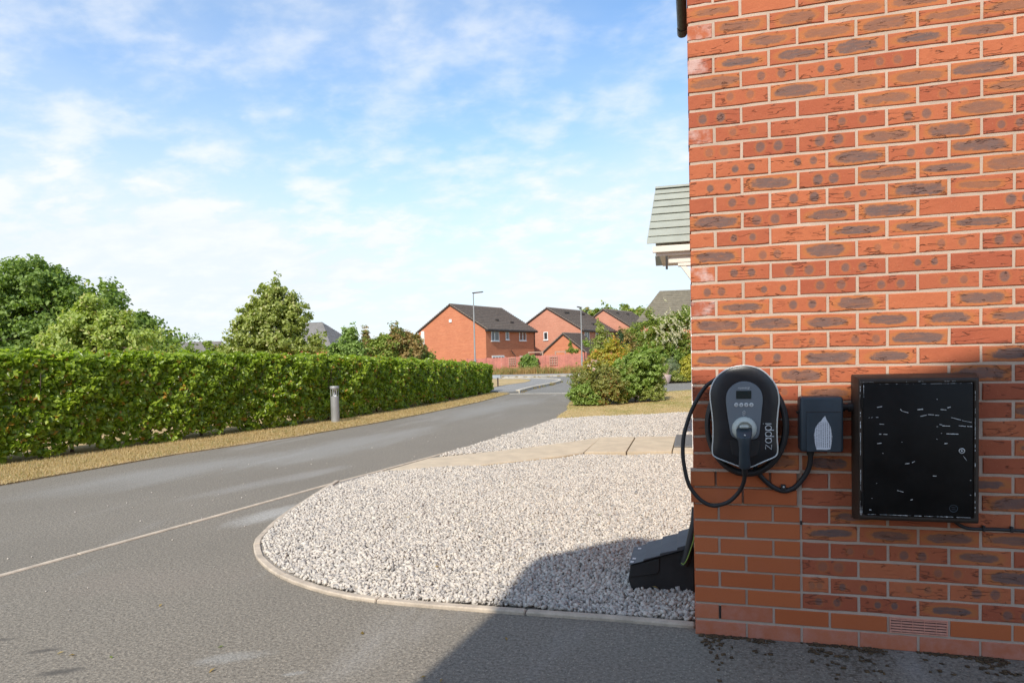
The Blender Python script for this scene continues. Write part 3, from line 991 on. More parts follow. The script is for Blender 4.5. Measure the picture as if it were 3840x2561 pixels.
# air vent
b = MB()
x0, x1, z0, z1 = 0.7875, 1.0025, 0.0752, 0.1400
b.box(x0, x1, 0.004, 0.02, z0, z1)
b.box(x0, x1, -0.002, 0.004, z0, z0 + .004)
b.box(x0, x1, -0.002, 0.004, z1 - .004, z1)
b.box(x0, x0 + .004, -0.002, 0.004, z0 + .004, z1 - .004)
b.box(x1 - .004, x1, -0.002, 0.004, z0 + .004, z1 - .004)
vent = b.build("air_vent", MAT['terracotta'], house)
b = MB()
for i in range(5):
    zc = z0 + .0095 + i * .0115
    b.prism([(x0 + .004, -.0015, zc - .0022), (x0 + .004, .0035, zc + .0020), (x0 + .004, .0035, zc + .0042), (x0 + .004, -.0015, zc + .0012)], (x1 - x0 - .008, 0, 0))
for k in range(1, 5):
    xx = x0 + (x1 - x0) * k / 5
    b.box(xx - .001, xx + .001, -.0028, -.0016, z0 + .004, z1 - .004)
b.build("louvre", MAT['terracotta'], vent)
b = MB()
b.box(x0 + .0045, x1 - .0045, .0036, .00395, z0 + .0045, z1 - .0045)
b.build("vent_back", MAT['darkpvc'], vent)
# roof over the house (out of frame), verge and gutter
b = MB()
b.prism([(0.0, -0.06, 5.06), (0.0, -0.06, 5.14), (4.0, -0.06, 8.0), (8.1, -0.06, 5.10), (8.1, -0.06, 5.02), (4.0, -0.06, 7.9)], (0, 11.1, 0))
b.build("roof", MAT['roof'], house)
b = MB()
b.prism([(0.0, 0.0, 5.2), (8.0, 0.0, 5.2), (4.0, 0.0, 7.9)], (0, 0.1, 0))
b.build("gable", MAT['farbrick'], house)
b = MB()
prof = [(-0.062 + 0.055 * math.cos(a), 5.055 + 0.055 * math.sin(a)) for a in np.linspace(math.pi, 2 * math.pi, 9)]
b.prism([(x, -0.03, z) for x, z in prof], (0, 5.30, 0))
b.prism([(x * 1.0 - 0.004 if x < -.06 else x + .004, 5.10, z - .006) for x, z in prof], (0, 0.16, 0))
b.build("gutter", MAT['darkpvc'], house)

# porch canopy over the front door
can = MB()
ridge_y, rz, ex = 6.12, 3.485, -0.375
cp = []
nrow = 8
rz = 3.445
yk, zk = 5.10, 2.545
for k in range(nrow):
    f0, f1 = k / nrow, (k + 1) / nrow
    ya, za = yk + (ridge_y - yk) * f0, zk + (rz - zk) * f0
    yb, zb = yk + (ridge_y - yk) * f1, zk + (rz - zk) * f1
    ol = -0.022 * (1 - f0)
    xl0, xl1 = -0.505 + 0.066 * f0, -0.505 + 0.066 * f1
    cp.append(((xl0, ya, za), (xl1, yb, zb)))
canopy = MB()
canopy.prism([(-0.40, 5.16, 2.55), (-0.40, 6.12, 3.39), (-0.40, 7.08, 2.55)], (0.40, 0, 0))
canopy_o = canopy.build("porch_canopy", MAT['cream'], house)
for side in (1, -1):
    for k, ((xa, ya, za), (xb, yb, zb)) in enumerate(cp):
        if side < 0:
            ya, yb = 2 * ridge_y - ya, 2 * ridge_y - yb
        d = 0.030
        y_in, z_in = ya + (yb - ya) * 1.25, za + (zb - za) * 1.25
        if k == nrow - 1:
            y_in, z_in = yb, zb
        n = 1
        for q in range(n):
            w0 = xa + (0.0 - xa) * q / n
            w1 = xa + (0.0 - xa) * (q + 1) / n - 0.002
            bb = MB()
            jj = random.uniform(-.003, .003)
            bb.prism([(w0, ya - (.012 if side > 0 else -.012), za + .040 + jj), (w0, ya - (.012 if side > 0 else -.012), za + .025 + jj), (w0, y_in, z_in + 0.000), (w0, y_in, z_in + 0.012)], (w1 - w0, 0, 0))
            bb.build("roof_tile", MAT['canopy'], canopy_o, bevel=0.003, bseg=1)
b = MB()
b.prism([(-0.445, 6.06, 3.45), (-0.445, 6.12, 3.49), (-0.445, 6.18, 3.45)], (0.445, 0, 0))
b.build("ridge_tile", MAT['canopy'], canopy_o)
for yy in (5.10,):
    sgn = 1 if yy < 6 else -1
    b = MB()
    b.box(-0.440, 0.0, min(yy + sgn * .012, yy + sgn * .055), max(yy + sgn * .012, yy + sgn * .055), 2.47, 2.545)
    b.box(-0.400, 0.0, min(yy + sgn * .056, yy + sgn * .075), max(yy + sgn * .056, yy + sgn * .075), 2.43, 2.475)
    b.build("fascia", MAT['cream'], canopy_o, bevel=0.006, bseg=2)
b = MB()
b.box(-0.292, -0.266, 5.155, 5.185, 2.27, 2.425)
b.build("fascia_end", MAT['darkpvc'], canopy_o)
for yy in (5.20,):
    b = MB()
    b.box(-0.262, -0.002, yy, yy + .09, 2.345, 2.4285)
    b.build("bracket", MAT['cream'], canopy_o, bevel=0.006, bseg=2)
    b = MB()
    b.box(-0.150, -0.002, yy + .004, yy + .086, 2.305, 2.343)
    b.build("bracket", MAT['cream'], canopy_o, bevel=0.004, bseg=1)
    b = MB()
    b.prism([(-0.120, yy + .01, 2.303), (-0.055, yy + .01, 2.303), (-0.002, yy + .01, 2.235), (-0.002, yy + .01, 2.13)], (0, .07, 0))
    b.build("brace", MAT['cream'], canopy_o, bevel=0.003, bseg=1)
# door and its frame in the front wall
b = MB()
b.box(-0.012, 0.002, 5.62, 5.68, 0.05, 2.12)
b.box(-0.012, 0.002, 6.58, 6.64, 0.05, 2.12)
b.box(-0.012, 0.002, 5.681, 6.579, 2.06, 2.12)
dr = b.build("door_frame", MAT['white'], house)
b = MB()
b.box(-0.006, 0.001, 5.683, 6.577, 0.07, 2.058)
b.build("door", MAT['greypanel'], dr)

# ---------------------------------------------------------------- charging point
ev = thing("ev_charger", "black wall charger with silver outline, grey oval panel and plug hanging in its socket", "charger", (0.212, 0, 0.98))
OX, OZ = 0.212, 0.98
TRIM = [(0.211, 1.207), (0.148, 1.195), (0.101, 1.16), (0.077, 1.111), (0.074, 1.066), (0.080, 1.012), (0.084, 0.954), (0.083, 0.895), (0.080, 0.85), (0.088, 0.823),
        (0.143, 0.799), (0.194, 0.780), (0.212, 0.776), (0.240, 0.782), (0.290, 0.806), (0.332, 0.827), (0.341, 0.853), (0.339, 0.897), (0.339, 0.955), (0.343, 1.012), (0.348, 1.064), (0.338, 1.117), (0.310, 1.161), (0.269, 1.194)]


def closed_spline(pts, n=4):
    P = [np.array(p, float) for p in pts]
    out = []
    m = len(P)
    for i in range(m):
        a, b_, c, d = P[(i - 1) % m], P[i], P[(i + 1) % m], P[(i + 2) % m]
        for k in range(n):
            t = k / n
            out.append(0.5 * ((2 * b_) + (-a + c) * t + (2 * a - 5 * b_ + 4 * c - d) * t * t + (-a + 3 * b_ - 3 * c + d) * t ** 3))
    return np.array(out)


T = closed_spline(TRIM, 4)
TC = T.mean(0)
TC = np.array([0.211, 0.985])


def ring_solid(name, outline, prof, mat, parent, smooth=True, center=None):
    """prof: list of (scale, y) rings from back to front, about centre"""
    c = TC if center is None else np.array(center)
    n = len(outline)
    V, F = [], []
    for s, y in prof:
        for p in outline:
            q = c + (p - c) * s
            V.append((q[0] - OX, y, q[1] - OZ))
    for k in range(len(prof) - 1):
        for i in range(n):
            j = (i + 1) % n
            F.append((k * n + i, k * n + j, (k + 1) * n + j, (k + 1) * n + i))
    F.append(tuple(range(n - 1, -1, -1)))
    F.append(tuple((len(prof) - 1) * n + i for i in range(n)))
    b = MB()
    b.v, b.f = V, F
    return b.build(name, mat, parent, smooth=smooth)


body = ring_solid("body", T, [(0.90, -0.004), (0.90, -0.05), (0.96, -0.085), (0.995, -0.108), (1.0, -0.114), (0.965, -0.1175), (0.91, -0.121), (0.80, -0.1245), (0.66, -0.1255), (0.5, -0.122)], MAT['blackplastic'], ev)
b = MB()
loop = [(p[0] - OX, -0.1145, p[1] - OZ) for p in T] + [(T[0][0] - OX, -0.1145, T[0][1] - OZ)]
b.tube(loop, 0.0030, 6, cap=False)
b.build("trim", MAT['trim'], ev, smooth=True)
PANEL = closed_spline([(0.211, 1.142), (0.172, 1.131), (0.145, 1.102), (0.137, 1.066), (0.141, 1.012), (0.149, 0.957), (0.158, 0.915), (0.185, 0.898), (0.211, 0.893), (0.238, 0.898), (0.264, 0.910), (0.273, 0.959), (0.279, 1.021), (0.283, 1.066), (0.276, 1.102), (0.250, 1.131)], 4)
pan = ring_solid("panel", PANEL, [(1.0, -0.118), (1.0, -0.1285), (0.985, -0.1315), (0.94, -0.1325)], MAT['greypanel'], ev, center=(0.211, 1.0))
# dark recess moulded around the handle
b = MB()
b.prism([(0.150 - OX, -.1262, 0.895 - OZ), (0.272 - OX, -.1262, 0.895 - OZ), (0.262 - OX, -.1262, 0.835 - OZ), (0.212 - OX, -.1262, 0.812 - OZ), (0.160 - OX, -.1262, 0.835 - OZ)], (0, -.004, 0))
b.build("recess", MAT['blackmatt'], ev, bevel=0.003, bseg=2)
b = MB()
b.box(0.178 - OX, 0.238 - OX, -.1345, -.1328, 1.069 - OZ, 1.103 - OZ)
b.build("screen", MAT['screen'], ev, bevel=0.0008)
for i, bx in enumerate((0.178, 0.198, 0.218, 0.238)):
    b = MB()
    b.lathe([(0.0086, 0.1325), (0.0086, 0.1345), (0.0078, 0.1350)], (bx - OX, 0, 1.044 - OZ), 18, 'Y')
    bt = b.build("button", MAT['button'], ev, smooth=True)
    b = MB()
    cx, cz, yy = bx - OX, 1.044 - OZ, -.1352
    if i == 0:
        for q in (-.0025, 0, .0025):
            b.box(cx - .0038, cx + .0038, yy, yy + .0003, cz + q - .0006, cz + q + .0006)
    elif i == 1:
        b.prism([(cx - .0035, yy, cz - .0022), (cx + .0035, yy, cz - .0022), (cx, yy, cz + .0032)], (0, .0003, 0))
    elif i == 2:
        b.prism([(cx - .0035, yy, cz + .0022), (cx + .0035, yy, cz + .0022), (cx, yy, cz - .0032)], (0, .0003, 0))
    else:
        b.box(cx - .0036, cx + .0036, yy, yy + .0003, cz - .0007, cz + .0007)
        b.box(cx - .0007, cx + .0007, yy - .0002, yy - .00005, cz - .0036, cz + .0036)
    b.build("symbol", MAT['greypanel'], bt)
# logo glyph, wordmark
b = MB()
lx, lz, yy = 0.208 - OX, 1.009 - OZ, -.1332
h = 0.0105
b.tube([(lx + .006, yy, lz + .004), (lx + .001, yy, lz + h), (lx - .006, yy, lz + .003), (lx + .006, yy, lz - .002), (lx - .001, yy, lz - h), (lx - .006, yy, lz - .004)], 0.0011, 5)
b.tube([(lx - .006, yy, lz + .003), (lx - .001, yy, lz - .0035), (lx + .002, yy, lz + .003)], 0.0009, 5)
b.build("logo", MAT['print'], ev)
fc = bpy.data.curves.new("maker_name", 'FONT')
fc.body = "myenergi"
fc.size = 0.0125
fc.align_x = 'CENTER'
fo = bpy.data.objects.new("maker_name_curve", fc)
COL.objects.link(fo)
bpy.context.view_layer.update()
me = bpy.data.meshes.new_from_object(fo.evaluated_get(bpy.context.evaluated_depsgraph_get()))
bpy.data.objects.remove(fo)
me.materials.clear()
me.materials.append(MAT['print'])
o = put("maker_name", me, ev)
o.location = (0.2085 - OX, -0.1329, 1.1115 - OZ)
o.rotation_euler = (math.pi / 2, 0, 0)
# vertical name
b = MB()
hx = 0.0235
base_x, base_z = 0.316 - OX, 0.858 - OZ


def LT(pts, r=0.0018):
    b.tube([(base_x - v * hx, -0.1262, base_z + u * hx) for u, v in pts], r, 6)


def circ(cu, cv=.5, ru=.42, rv=.5):
    return [(cu + ru * math.cos(a), cv + rv * math.sin(a)) for a in np.linspace(0, 2 * math.pi, 19)]


LT([(0.02, 1), (.80, 1), (0.0, 0), (.82, 0)])
LT(circ(1.53))
LT([(1.95, 1), (1.95, 0)])
for c in (2.70, 3.80):
    LT(circ(c))
    LT([(c - .42, 1), (c - .42, -.42)])
LT([(4.52, 1), (4.52, 0)])
LT([(4.52, 1.30), (4.52, 1.38)], 0.0020)
b.build("name_lettering", MAT['print'], ev, smooth=True)
# socket and plug
b = MB()
b.lathe([(0.050, 0.128), (0.049, 0.138), (0.043, 0.150), (0.034, 0.156), (0.030, 0.156), (0.028, 0.146)], (0.209 - OX, 0, 0.944 - OZ), 32, 'Y')
b.build("socket", MAT['socket'], ev, smooth=True)
b = MB()
st = [(0.206, -0.150, 0.948, 0.030, .022), (0.206, -0.168, 0.938, 0.031, .026), (0.204, -0.186, 0.918, 0.030, .026), (0.204, -0.190, 0.895, 0.024, .022), (0.204, -0.186, 0.872, 0.0205, .020),
      (0.2045, -0.176, 0.845, 0.0205, .020), (0.206, -0.165, 0.815, 0.022, .021), (0.207, -0.157, 0.790, 0.0235, .021), (0.207, -0.154, 0.783, 0.022, .019)]
seg = 16
for (x, y, z, rx, ry) in st:
    for q in range(seg):
        a = 2 * math.pi * q / seg
        b.v.append((x - OX + rx * math.cos(a), y + ry * 0.8 * math.sin(a), z - OZ + ry * 0.25 * math.sin(a)))
for k in range(len(st) - 1):
    for q in range(seg):
        q2 = (q + 1) % seg
        b.f.append((k * seg + q, k * seg + q2, (k + 1) * seg + q2, (k + 1) * seg + q))
b.f.append(tuple(reversed(range(seg))))
b.f.append(tuple((len(st) - 1) * seg + q for q in range(seg)))
plug = b.build("plug", MAT['iso'], ev, smooth=True)
b = MB()
b.box(0.188 - OX, 0.224 - OX, -.176, -.162, 0.950 - OZ, 0.962 - OZ)
b.build("latch", MAT['socket'], plug, bevel=0.004)
b = MB()
b.lathe([(0.0035, 0.1995), (0.0035, 0.2065), (0.002, 0.2075)], (0.206 - OX, 0, 0.925 - OZ), 12, 'Y')
b.build("screw", MAT['trim'], plug, smooth=True)
# cable: coil behind, loop below
ca = MB()
cpts = [(0.207, -0.153, 0.785), (0.208, -.145, .765), (0.209, -.135, 0.745), (0.203, -.11, .705), (0.185, -.09, 0.665), (0.150, -.078, 0.625), (0.112, -.07, 0.606), (0.080, -.065, 0.600), (0.045, -.062, .612),
        (0.012, -.06, 0.640), (-0.018, -.058, .685), (-0.034, -.056, 0.745), (-0.043, -.054, 0.82), (-0.038, -.052, 0.90), (-0.016, -.05, .98), (0.012, -.05, 1.045), (0.055, -.05, 1.115), (0.10, -.05, 1.150)]
ca.tube([(x - OX, y, z - OZ) for x, y, z in spline(cpts, 6)], 0.0088, 10)
for k, (rx, rz, cx, cz, y) in enumerate(((0.158, 0.205, 0.222, 0.950, -.030), (0.163, 0.212, 0.223, 0.948, -.050), (0.156, 0.203, 0.220, 0.947, -.070))):
    lp = [(cx - OX + rx * math.cos(a), y, cz - OZ + rz * math.sin(a)) for a in np.linspace(0, 2 * math.pi, 49)]
    ca.tube(lp, 0.0095, 8, cap=False)
ca.build("charging_cable", MAT['blackmatt'], ev, smooth=True)
b = MB()
b.tube([(0.207 - OX, -.155, .790 - OZ), (0.208 - OX, -.147, .768 - OZ), (0.209 - OX, -.139, .750 - OZ)], [0.0135, 0.0125, 0.0105], 12)
b.build("cable_boot", MAT['blackmatt'], plug, smooth=True)
b = MB()
b.lathe([(0.135, 0.0), (0.135, 0.03), (0.12, 0.05), (0.10, 0.06)], (0.215 - OX, 0, 0.955 - OZ), 32, 'Y')
b.build("cable_drum", MAT['blackplastic'], ev, smooth=True)

# ---------------------------------------------------------------- isolator
iso = thing("isolator_box", "small blue-black switch box with torn white label, between charger and meter cabinet", "switch box", (0.515, 0, 0.958))
ox, oz = 0.515, 0.958
b = MB()
b.box(0.433 - ox, 0.598 - ox, -.088, -.002, 0.842 - oz, 1.072 - oz)
b.build("housing", MAT['iso'], iso, smooth=True, bevel=0.012, bseg=3)
b = MB()
b.box(0.457 - ox, 0.586 - ox, -.0945, -.086, 0.846 - oz, 1.006 - oz)
b.build("lid", MAT['iso'], iso, bevel=0.0015)
b = MB()
b.box(0.455 - ox, 0.588 - ox, -.0884, -.0875, 1.0065 - oz, 1.0105 - oz)
b.build("lid_seam", MAT['blackmatt'], iso)
m, t = newmat("torn_label_print")
oc = N(t, 'ShaderNodeTexCoord').outputs['Object']
sp = N(t, 'ShaderNodeSeparateXYZ', {0: oc})
col = MA(t, 'FRACT', MA(t, 'MULTIPLY', sp.outputs[0], 125.0))
ln = MA(t, 'LESS_THAN', MA(t, 'ABSOLUTE', MA(t, 'SUBTRACT', col, 0.5)), 0.2)
wv = N(t, 'ShaderNodeCombineXYZ', {0: MA(t, 'FLOOR', MA(t, 'MULTIPLY', sp.outputs[0], 125.0)), 1: 0.0, 2: MA(t, 'MULTIPLY', sp.outputs[2], 260.0)}).outputs[0]
wd = MA(t, 'GREATER_THAN', NOISE(t, wv, 1.0, 1.0, 0.5), 0.44)
inz = MA(t, 'MULTIPLY', MA(t, 'GREATER_THAN', sp.outputs[2], -0.095), MA(t, 'LESS_THAN', sp.outputs[2], 0.01))
finish(t, MIX(t, MA(t, 'MULTIPLY', MA(t, 'MULTIPLY', ln, wd), MA(t, 'MULTIPLY', inz, 0.8)), (0.62, 0.63, 0.66), (0.12, 0.12, 0.14)), 0.6)
LAB = [(0.527, 0.994), (0.532, 0.978), (0.541, 0.962), (0.547, 0.948), (0.5535, 0.909), (0.551, .885), (0.546, 0.857), (0.532, 0.8535), (0.512, .8545), (0.494, 0.854), (0.486, 0.887), (0.484, 0.917), (0.488, .938), (0.493, 0.952), (0.498, .958), (0.502, .966), (0.511, 0.972), (0.518, .984)]
b = MB()
b.prism([(x - ox, -.0949, z - oz) for x, z in LAB], (0, -.0006, 0))
b.build("torn_label", m, iso)
b = MB()
b.lathe([(0.006, 0.0), (0.006, 0.016), (0.004, 0.02)], (0.429 - ox, -.035, 1.005 - oz), 10, 'Y')
b.build("fixing_lug", MAT['blackmatt'], iso, smooth=True)
# cable under it to the charger, clipped to the wall
wc = thing("supply_cable", "thick black cable looping along the brickwork under the charger and switch box", "cable", (0.38, 0, 0.68))
wx, wz = 0.38, 0.68
b = MB()
cb = [(0.480, -.030, 0.850), (0.480, -.028, 0.800), (0.474, -.024, .765), (0.458, -.020, 0.730), (0.425, -.018, 0.686), (0.400, -.018, .670), (0.373, -.018, 0.664), (0.336, -.019, 0.677), (0.298, -.021, 0.708), (0.270, -.024, 0.744), (0.255, -.026, .775)]
b.tube([(x - wx, y, z - wz) for x, y, z in spline(cb, 6)], 0.0105, 10)
b.build("cable", MAT['blackmatt'], wc, smooth=True)
b = MB()
b.tube([(0.480 - wx, -.030, 0.846 - wz), (0.480 - wx, -.029, 0.822 - wz)], [0.017, 0.0145], 12)
b.build("gland", MAT['blackmatt'], wc, smooth=True)
b = MB()
b.box(0.363 - wx, 0.382 - wx, -.031, -.001, 0.668 - wz, 0.692 - wz)
clip = b.build("cable_clip", MAT['blackmatt'], wc, bevel=0.003)
b = MB()
b.lathe([(0.0038, 0.0312), (0.0038, 0.0330), (0.002, 0.0338)], (0.373 - wx, 0, 0.6835 - wz), 12, 'Y')
b.build("nail", MAT['trim'], clip)
co = thing("conduit", "short black conduit joining the switch box to the meter cabinet", "conduit", (0.62, 0, 1.024))
b = MB()
b.tube([(-.023, -.032, 0), (.0, -.032, .001), (.026, -.032, 0)], 0.0135, 12)
b.build("pipe", MAT['blackmatt'], co, smooth=True)
b = MB()
b.tube([(-.0215, -.032, 0), (-.008, -.032, 0)], 0.0175, 12)
b.tube([(.006, -.032, 0), (.0225, -.032, 0)], 0.0185, 12)
b.build("coupling", MAT['blackmatt'], co, smooth=True)

# ---------------------------------------------------------------- meter cabinet
mc = thing("meter_cabinet", "large black meter cabinet with scratched door and small round lock", "meter cabinet", (0.85, 0, 0.86))
mx, mz = 0.85, 0.86
CX0, CX1, CZ0, CZ1 = 0.643, 1.092, 0.556, 1.160
b = MB()
# tapered surround: wall flange to front rim
rings = [((CX0, CX1, CZ0, CZ1), -.002), ((CX0, CX1, CZ0, CZ1), -.03), ((CX0 + .002, CX1 - .022, CZ0 + .020, CZ1 - .012), -.118), ((CX0 + .006, CX1 - .028, CZ0 + .026, CZ1 - .018), -.128),
         ((CX0 + .020, CX1 - .042, CZ0 + .040, CZ1 - .034), -.128), ((CX0 + .022, CX1 - .044, CZ0 + .042, CZ1 - .036), -.116)]
for (x0, x1, z0, z1), y in rings:
    b.v += [(x0 - mx, y, z0 - mz), (x1 - mx, y, z0 - mz), (x1 - mx, y, z1 - mz), (x0 - mx, y, z1 - mz)]
for k in range(len(rings) - 1):
    for q in range(4):
        q2 = (q + 1) % 4
        b.f.append((4 * k + q, 4 * k + q2, 4 * k + 4 + q2, 4 * k + 4 + q))
b.f.append((3, 2, 1, 0))
n4 = 4 * (len(rings) - 1)
b.f.append((n4, n4 + 1, n4 + 2, n4 + 3))
b.build("frame", MAT['cabframe'], mc, smooth=True, bevel=0.006, bseg=2)
DX0, DX1, DZ0, DZ1 = 0.660, 1.045, 0.600, 1.1265
b = MB()
b.box(DX0 - mx, DX1 - mx, -.134, -.1175, DZ0 - mz, DZ1 - mz)
door = b.build("door", MAT['cabinet'], mc, smooth=True, bevel=0.004, bseg=2)
for hz in (1.055, 0.665):
    b = MB()
    b.tube([(DX0 - mx - .004, -.131, hz - mz - .028), (DX0 - mx - .004, -.131, hz - mz + .028)], 0.0055, 8)
    b.build("hinge", MAT['cabinet'], mc, smooth=True)
b = MB()
b.lathe([(0.0105, 0.1335), (0.0105, 0.1365), (0.0085, 0.1372), (0.0078, 0.1350), (0.0070, 0.1345)], (1.006 - mx, 0, 0.862 - mz), 24, 'Y')
lock = b.build("lock", MAT['trim'], mc, smooth=True)
b = MB()
b.lathe([(0.0066, 0.1335), (0.0066, 0.1362)], (1.006 - mx, 0, 0.862 - mz), 16, 'Y')
b.build("barrel", MAT['cabinet'], lock)
b = MB()
b.prism([(1.003 - mx, -.1362, .858 - mz), (1.003 - mx, -.1362, .867 - mz), (1.010 - mx, -.1362, .862 - mz)], (0, -.0008, 0))
b.build("key_hole", MAT['chip'], lock)
b = MB()
for a0 in np.linspace(0, 2 * math.pi, 25)[:-1]:
    a1 = a0 + 2 * math.pi / 24
    r0, r1 = .0125, .0150
    c = (0.978 - mx, 0.636 - mz)
    b.poly([(c[0] + r0 * math.cos(a0), -.1344, c[1] + r0 * math.sin(a0)), (c[0] + r1 * math.cos(a0), -.1348, c[1] + r1 * math.sin(a0)), (c[0] + r1 * math.cos(a1), -.1348, c[1] + r1 * math.sin(a1)), (c[0] + r0 * math.cos(a1), -.1344, c[1] + r0 * math.sin(a1))])
for s in (-1, 1):
    b.box(c[0] - .007, c[0] + .007, -.1350, -.1343, c[1] + s * .004 - .001, c[1] + s * .004 + .001)
b.build("moulded_emblem", MAT['iso'], door)
SCR = [(0.701, 1.032, 0.718, 1.035, 0.005), (0.781, 1.024, 0.787, 1.017, 0.003), (0.786, 1.017, 0.808, 1.01, 0.0035), (0.839, 1.022, 0.858, 1.024, 0.006), (0.849, 0.996, 0.87, 1.001, 0.004), (0.875, 1.003, 0.895, 1.002, 0.004), (0.899, 1.0, 0.912, 1.0, 0.0035), (0.917, 1.023, 0.936, 1.021, 0.0035), (0.94, 1.029, 0.95, 1.032, 0.004), (0.671, 0.99, 0.675, 0.991, 0.0025), (0.681, 0.991, 0.685, 0.992, 0.0025), (0.697, 0.992, 0.705, 0.992, 0.003), (0.709, 0.965, 0.725, 0.964, 0.003), (0.708, 0.925, 0.736, 0.924, 0.004), (0.7, 0.887, 0.716, 0.889, 0.004), (0.914, 0.964, 0.922, 0.963, 0.004), (0.923, 0.959, 0.948, 0.958, 0.004), (0.953, 0.991, 0.984, 0.982, 0.0035), (0.988, 0.98, 1.02, 0.972, 0.002), (0.977, 0.96, 1.001, 0.957, 0.004), (1.005, 0.957, 1.021, 0.956, 0.0035), (0.936, 0.928, 0.976, 0.927, 0.0045), (0.929, 0.889, 0.941, 0.891, 0.004), (0.903, 0.956, 0.908, 0.956, 0.003), (0.797, 0.808, 0.812, 0.81, 0.0045), (0.821, 0.813, 0.83, 0.818, 0.0035), (0.891, 0.762, 0.903, 0.762, 0.004), (0.77, 0.701, 0.791, 0.695, 0.003), (0.815, 0.664, 0.823, 0.667, 0.005), (0.672, 0.62, 0.680, 0.62, 0.004), (0.904, 1.063, 0.907, 1.062, 0.003), (0.785, 0.894, 0.788, 0.894, 0.0025), (0.719, 0.849, 0.722, 0.848, 0.0035), (0.68, 0.667, 0.683, 0.666, 0.003), (0.698, 0.728, 0.699, 0.727, 0.003), (0.992, 0.842, 1.004, 0.824, 0.002), (1.015, 0.748, 1.018, 0.747, 0.004), (1.015, 0.69, 1.018, 0.69, 0.0035), (0.918, 0.93, 0.922, 0.93, 0.0025), (0.903, 0.907, 0.907, 0.906, 0.003)]
b = MB()
kx = (1.045 - 0.660) / (1.025 - 0.652)
for (xa, za, xb, zb, w) in SCR:
    xa, xb = 0.660 + (xa - 0.652) * kx, 0.660 + (xb - 0.652) * kx
    d = Vector((xb - xa, 0, zb - za))
    L = max(d.length, 0.002)
    d.normalize()
    nn = Vector((-d.z, 0, d.x))
    k = max(2, int(L / 0.007))
    w *= 0.5
    for i in range(k):
        if k > 3 and random.random() < 0.18:
            continue
        p0 = Vector((xa - mx, -.1344, za - mz)) + d * (L * i / k)
        p1 = Vector((xa - mx, -.1344, za - mz)) + d * (L * (i + 1) / k)
        wa, wb = w * random.uniform(.35, .8), w * random.uniform(.35, .8)
        b.prism([p0 - nn * wa, p1 - nn * wb, p1 + nn * wb * random.uniform(.5, 1.2), p0 + nn * wa * random.uniform(.5, 1.2)], (0, .0006, 0))
o = b.build("scratch", MAT['chip'], door)
o['kind'] = 'stuff'
# chipped paint along the rim
b = MB()


def chips(xa, za, xb, zb, n, w, y):
    for i in range(n):
        f = random.random()
        L = min(.03, .0012 + random.expovariate(1 / .0045))
        horiz = abs(xb - xa) > abs(zb - za)
        x, z = xa + (xb - xa) * f - mx, za + (zb - za) * f - mz
        ww = w * random.uniform(.2, 1.0)
        if horiz:
            b.box(x - L, x + L, y - .0006, y, z - ww, z + ww)
        else:
            b.box(x - ww, x + ww, y - .0006, y, z - L, z + L)


chips(DX0 + .004, DZ0 + .002, DX1 - .004, DZ0 + .002, 62, .0016, -.1346)
chips(DX0 + .004, DZ1 - .003, DX1 - .004, DZ1 - .003, 16, .0005, -.1346)
chips(DX0 - .009, DZ0, DX0 - .009, DZ1, 24, .0016, -.1290)
chips(DX1 + .008, DZ0, DX1 + .008, DZ1, 20, .0011, -.1290)
chips(DX0 - .008, DZ0 + .0, DX0 - .008, DZ0 + .05, 22, .0042, -.1292)
chips(DX0 + .002, DZ1 - .06, DX0 + .002, DZ1 - .01, 10, .0014, -.1346)
chips(DX0 - .010, CZ1 - .028, DX1, CZ1 - .028, 12, .0007, -.1290)
o = b.build("paint_chip", MAT['chip'], mc)
o['kind'] = 'stuff'
rc = thing("outlet_cable", "thin black cable running along the bricks from under the meter cabinet", "cable", (1.05, 0, 0.54))
b = MB()
b.tube(spline([(-.03, -.012, .020), (-.012, -.012, .004), (.02, -.010, -.010), (.07, -.010, -.011), (.14, -.010, -.010), (.24, -.010, -.012), (.40, -.010, -.013), (.9, -.010, -.014)], 5), 0.0068, 8)
b.build("cable", MAT['blackmatt'], rc, smooth=True)
for cxp in (.075, .172, .40, .66):
    b = MB()
    b.box(cxp - .005, cxp + .005, -.019, -.001, -.019, .004)
    b.build("cable_clip", MAT['blackmatt'], rc, bevel=0.002)

# ---------------------------------------------------------------- gas meter box at the foot of the corner
gx = thing("gas_meter_box", "black sloping-lid gas meter box half sunk in white gravel against the house", "meter box", (-0.17, 0.62, 0))
gX, gY = -0.17, 0.62
y0, y1 = 0.475, 0.775
b = MB()
outl = [(-0.315, -0.02), (-0.334, 0.040), (-0.344, 0.076), (-0.337, 0.086), (-0.331, 0.148), (-0.262, 0.170), (-0.175, 0.200), (-0.088, 0.228), (-0.002, 0.262), (-0.002, -0.02)]
b.prism([(x - gX, y0 - gY, z) for x, z in outl], (0, y1 - y0, 0))
b.build("body", MAT['gasbox'], gx, bevel=0.006, bseg=2)
b = MB()
b.prism([(-0.340 - gX, y0 - gY - .008, 0.082), (-0.328 - gX, y0 - gY - .008, 0.146), (-0.262 - gX, y0 - gY - .008, 0.166), (-0.177 - gX, y0 - gY - .008, 0.193), (-0.180 - gX, y0 - gY - .008, 0.125), (-0.192 - gX, y0 - gY - .008, 0.108)], (0, .012, 0))
b.build("front_panel", MAT['gasbox'], gx, bevel=0.004)
lid = MB()
steps = [(-0.338, 0.154), (-0.262, 0.176), (-0.260, 0.187), (-0.176, 0.212), (-0.174, 0.223), (-0.088, 0.246), (-0.086, 0.258), (-0.002, 0.286)]
lid.prism([(x - gX, y0 - gY - .016, z) for x, z in steps] + [(-0.002 - gX, y0 - gY - .016, 0.264), (-0.338 - gX, y0 - gY - .016, 0.150)], (0, y1 - y0 + .03, 0))
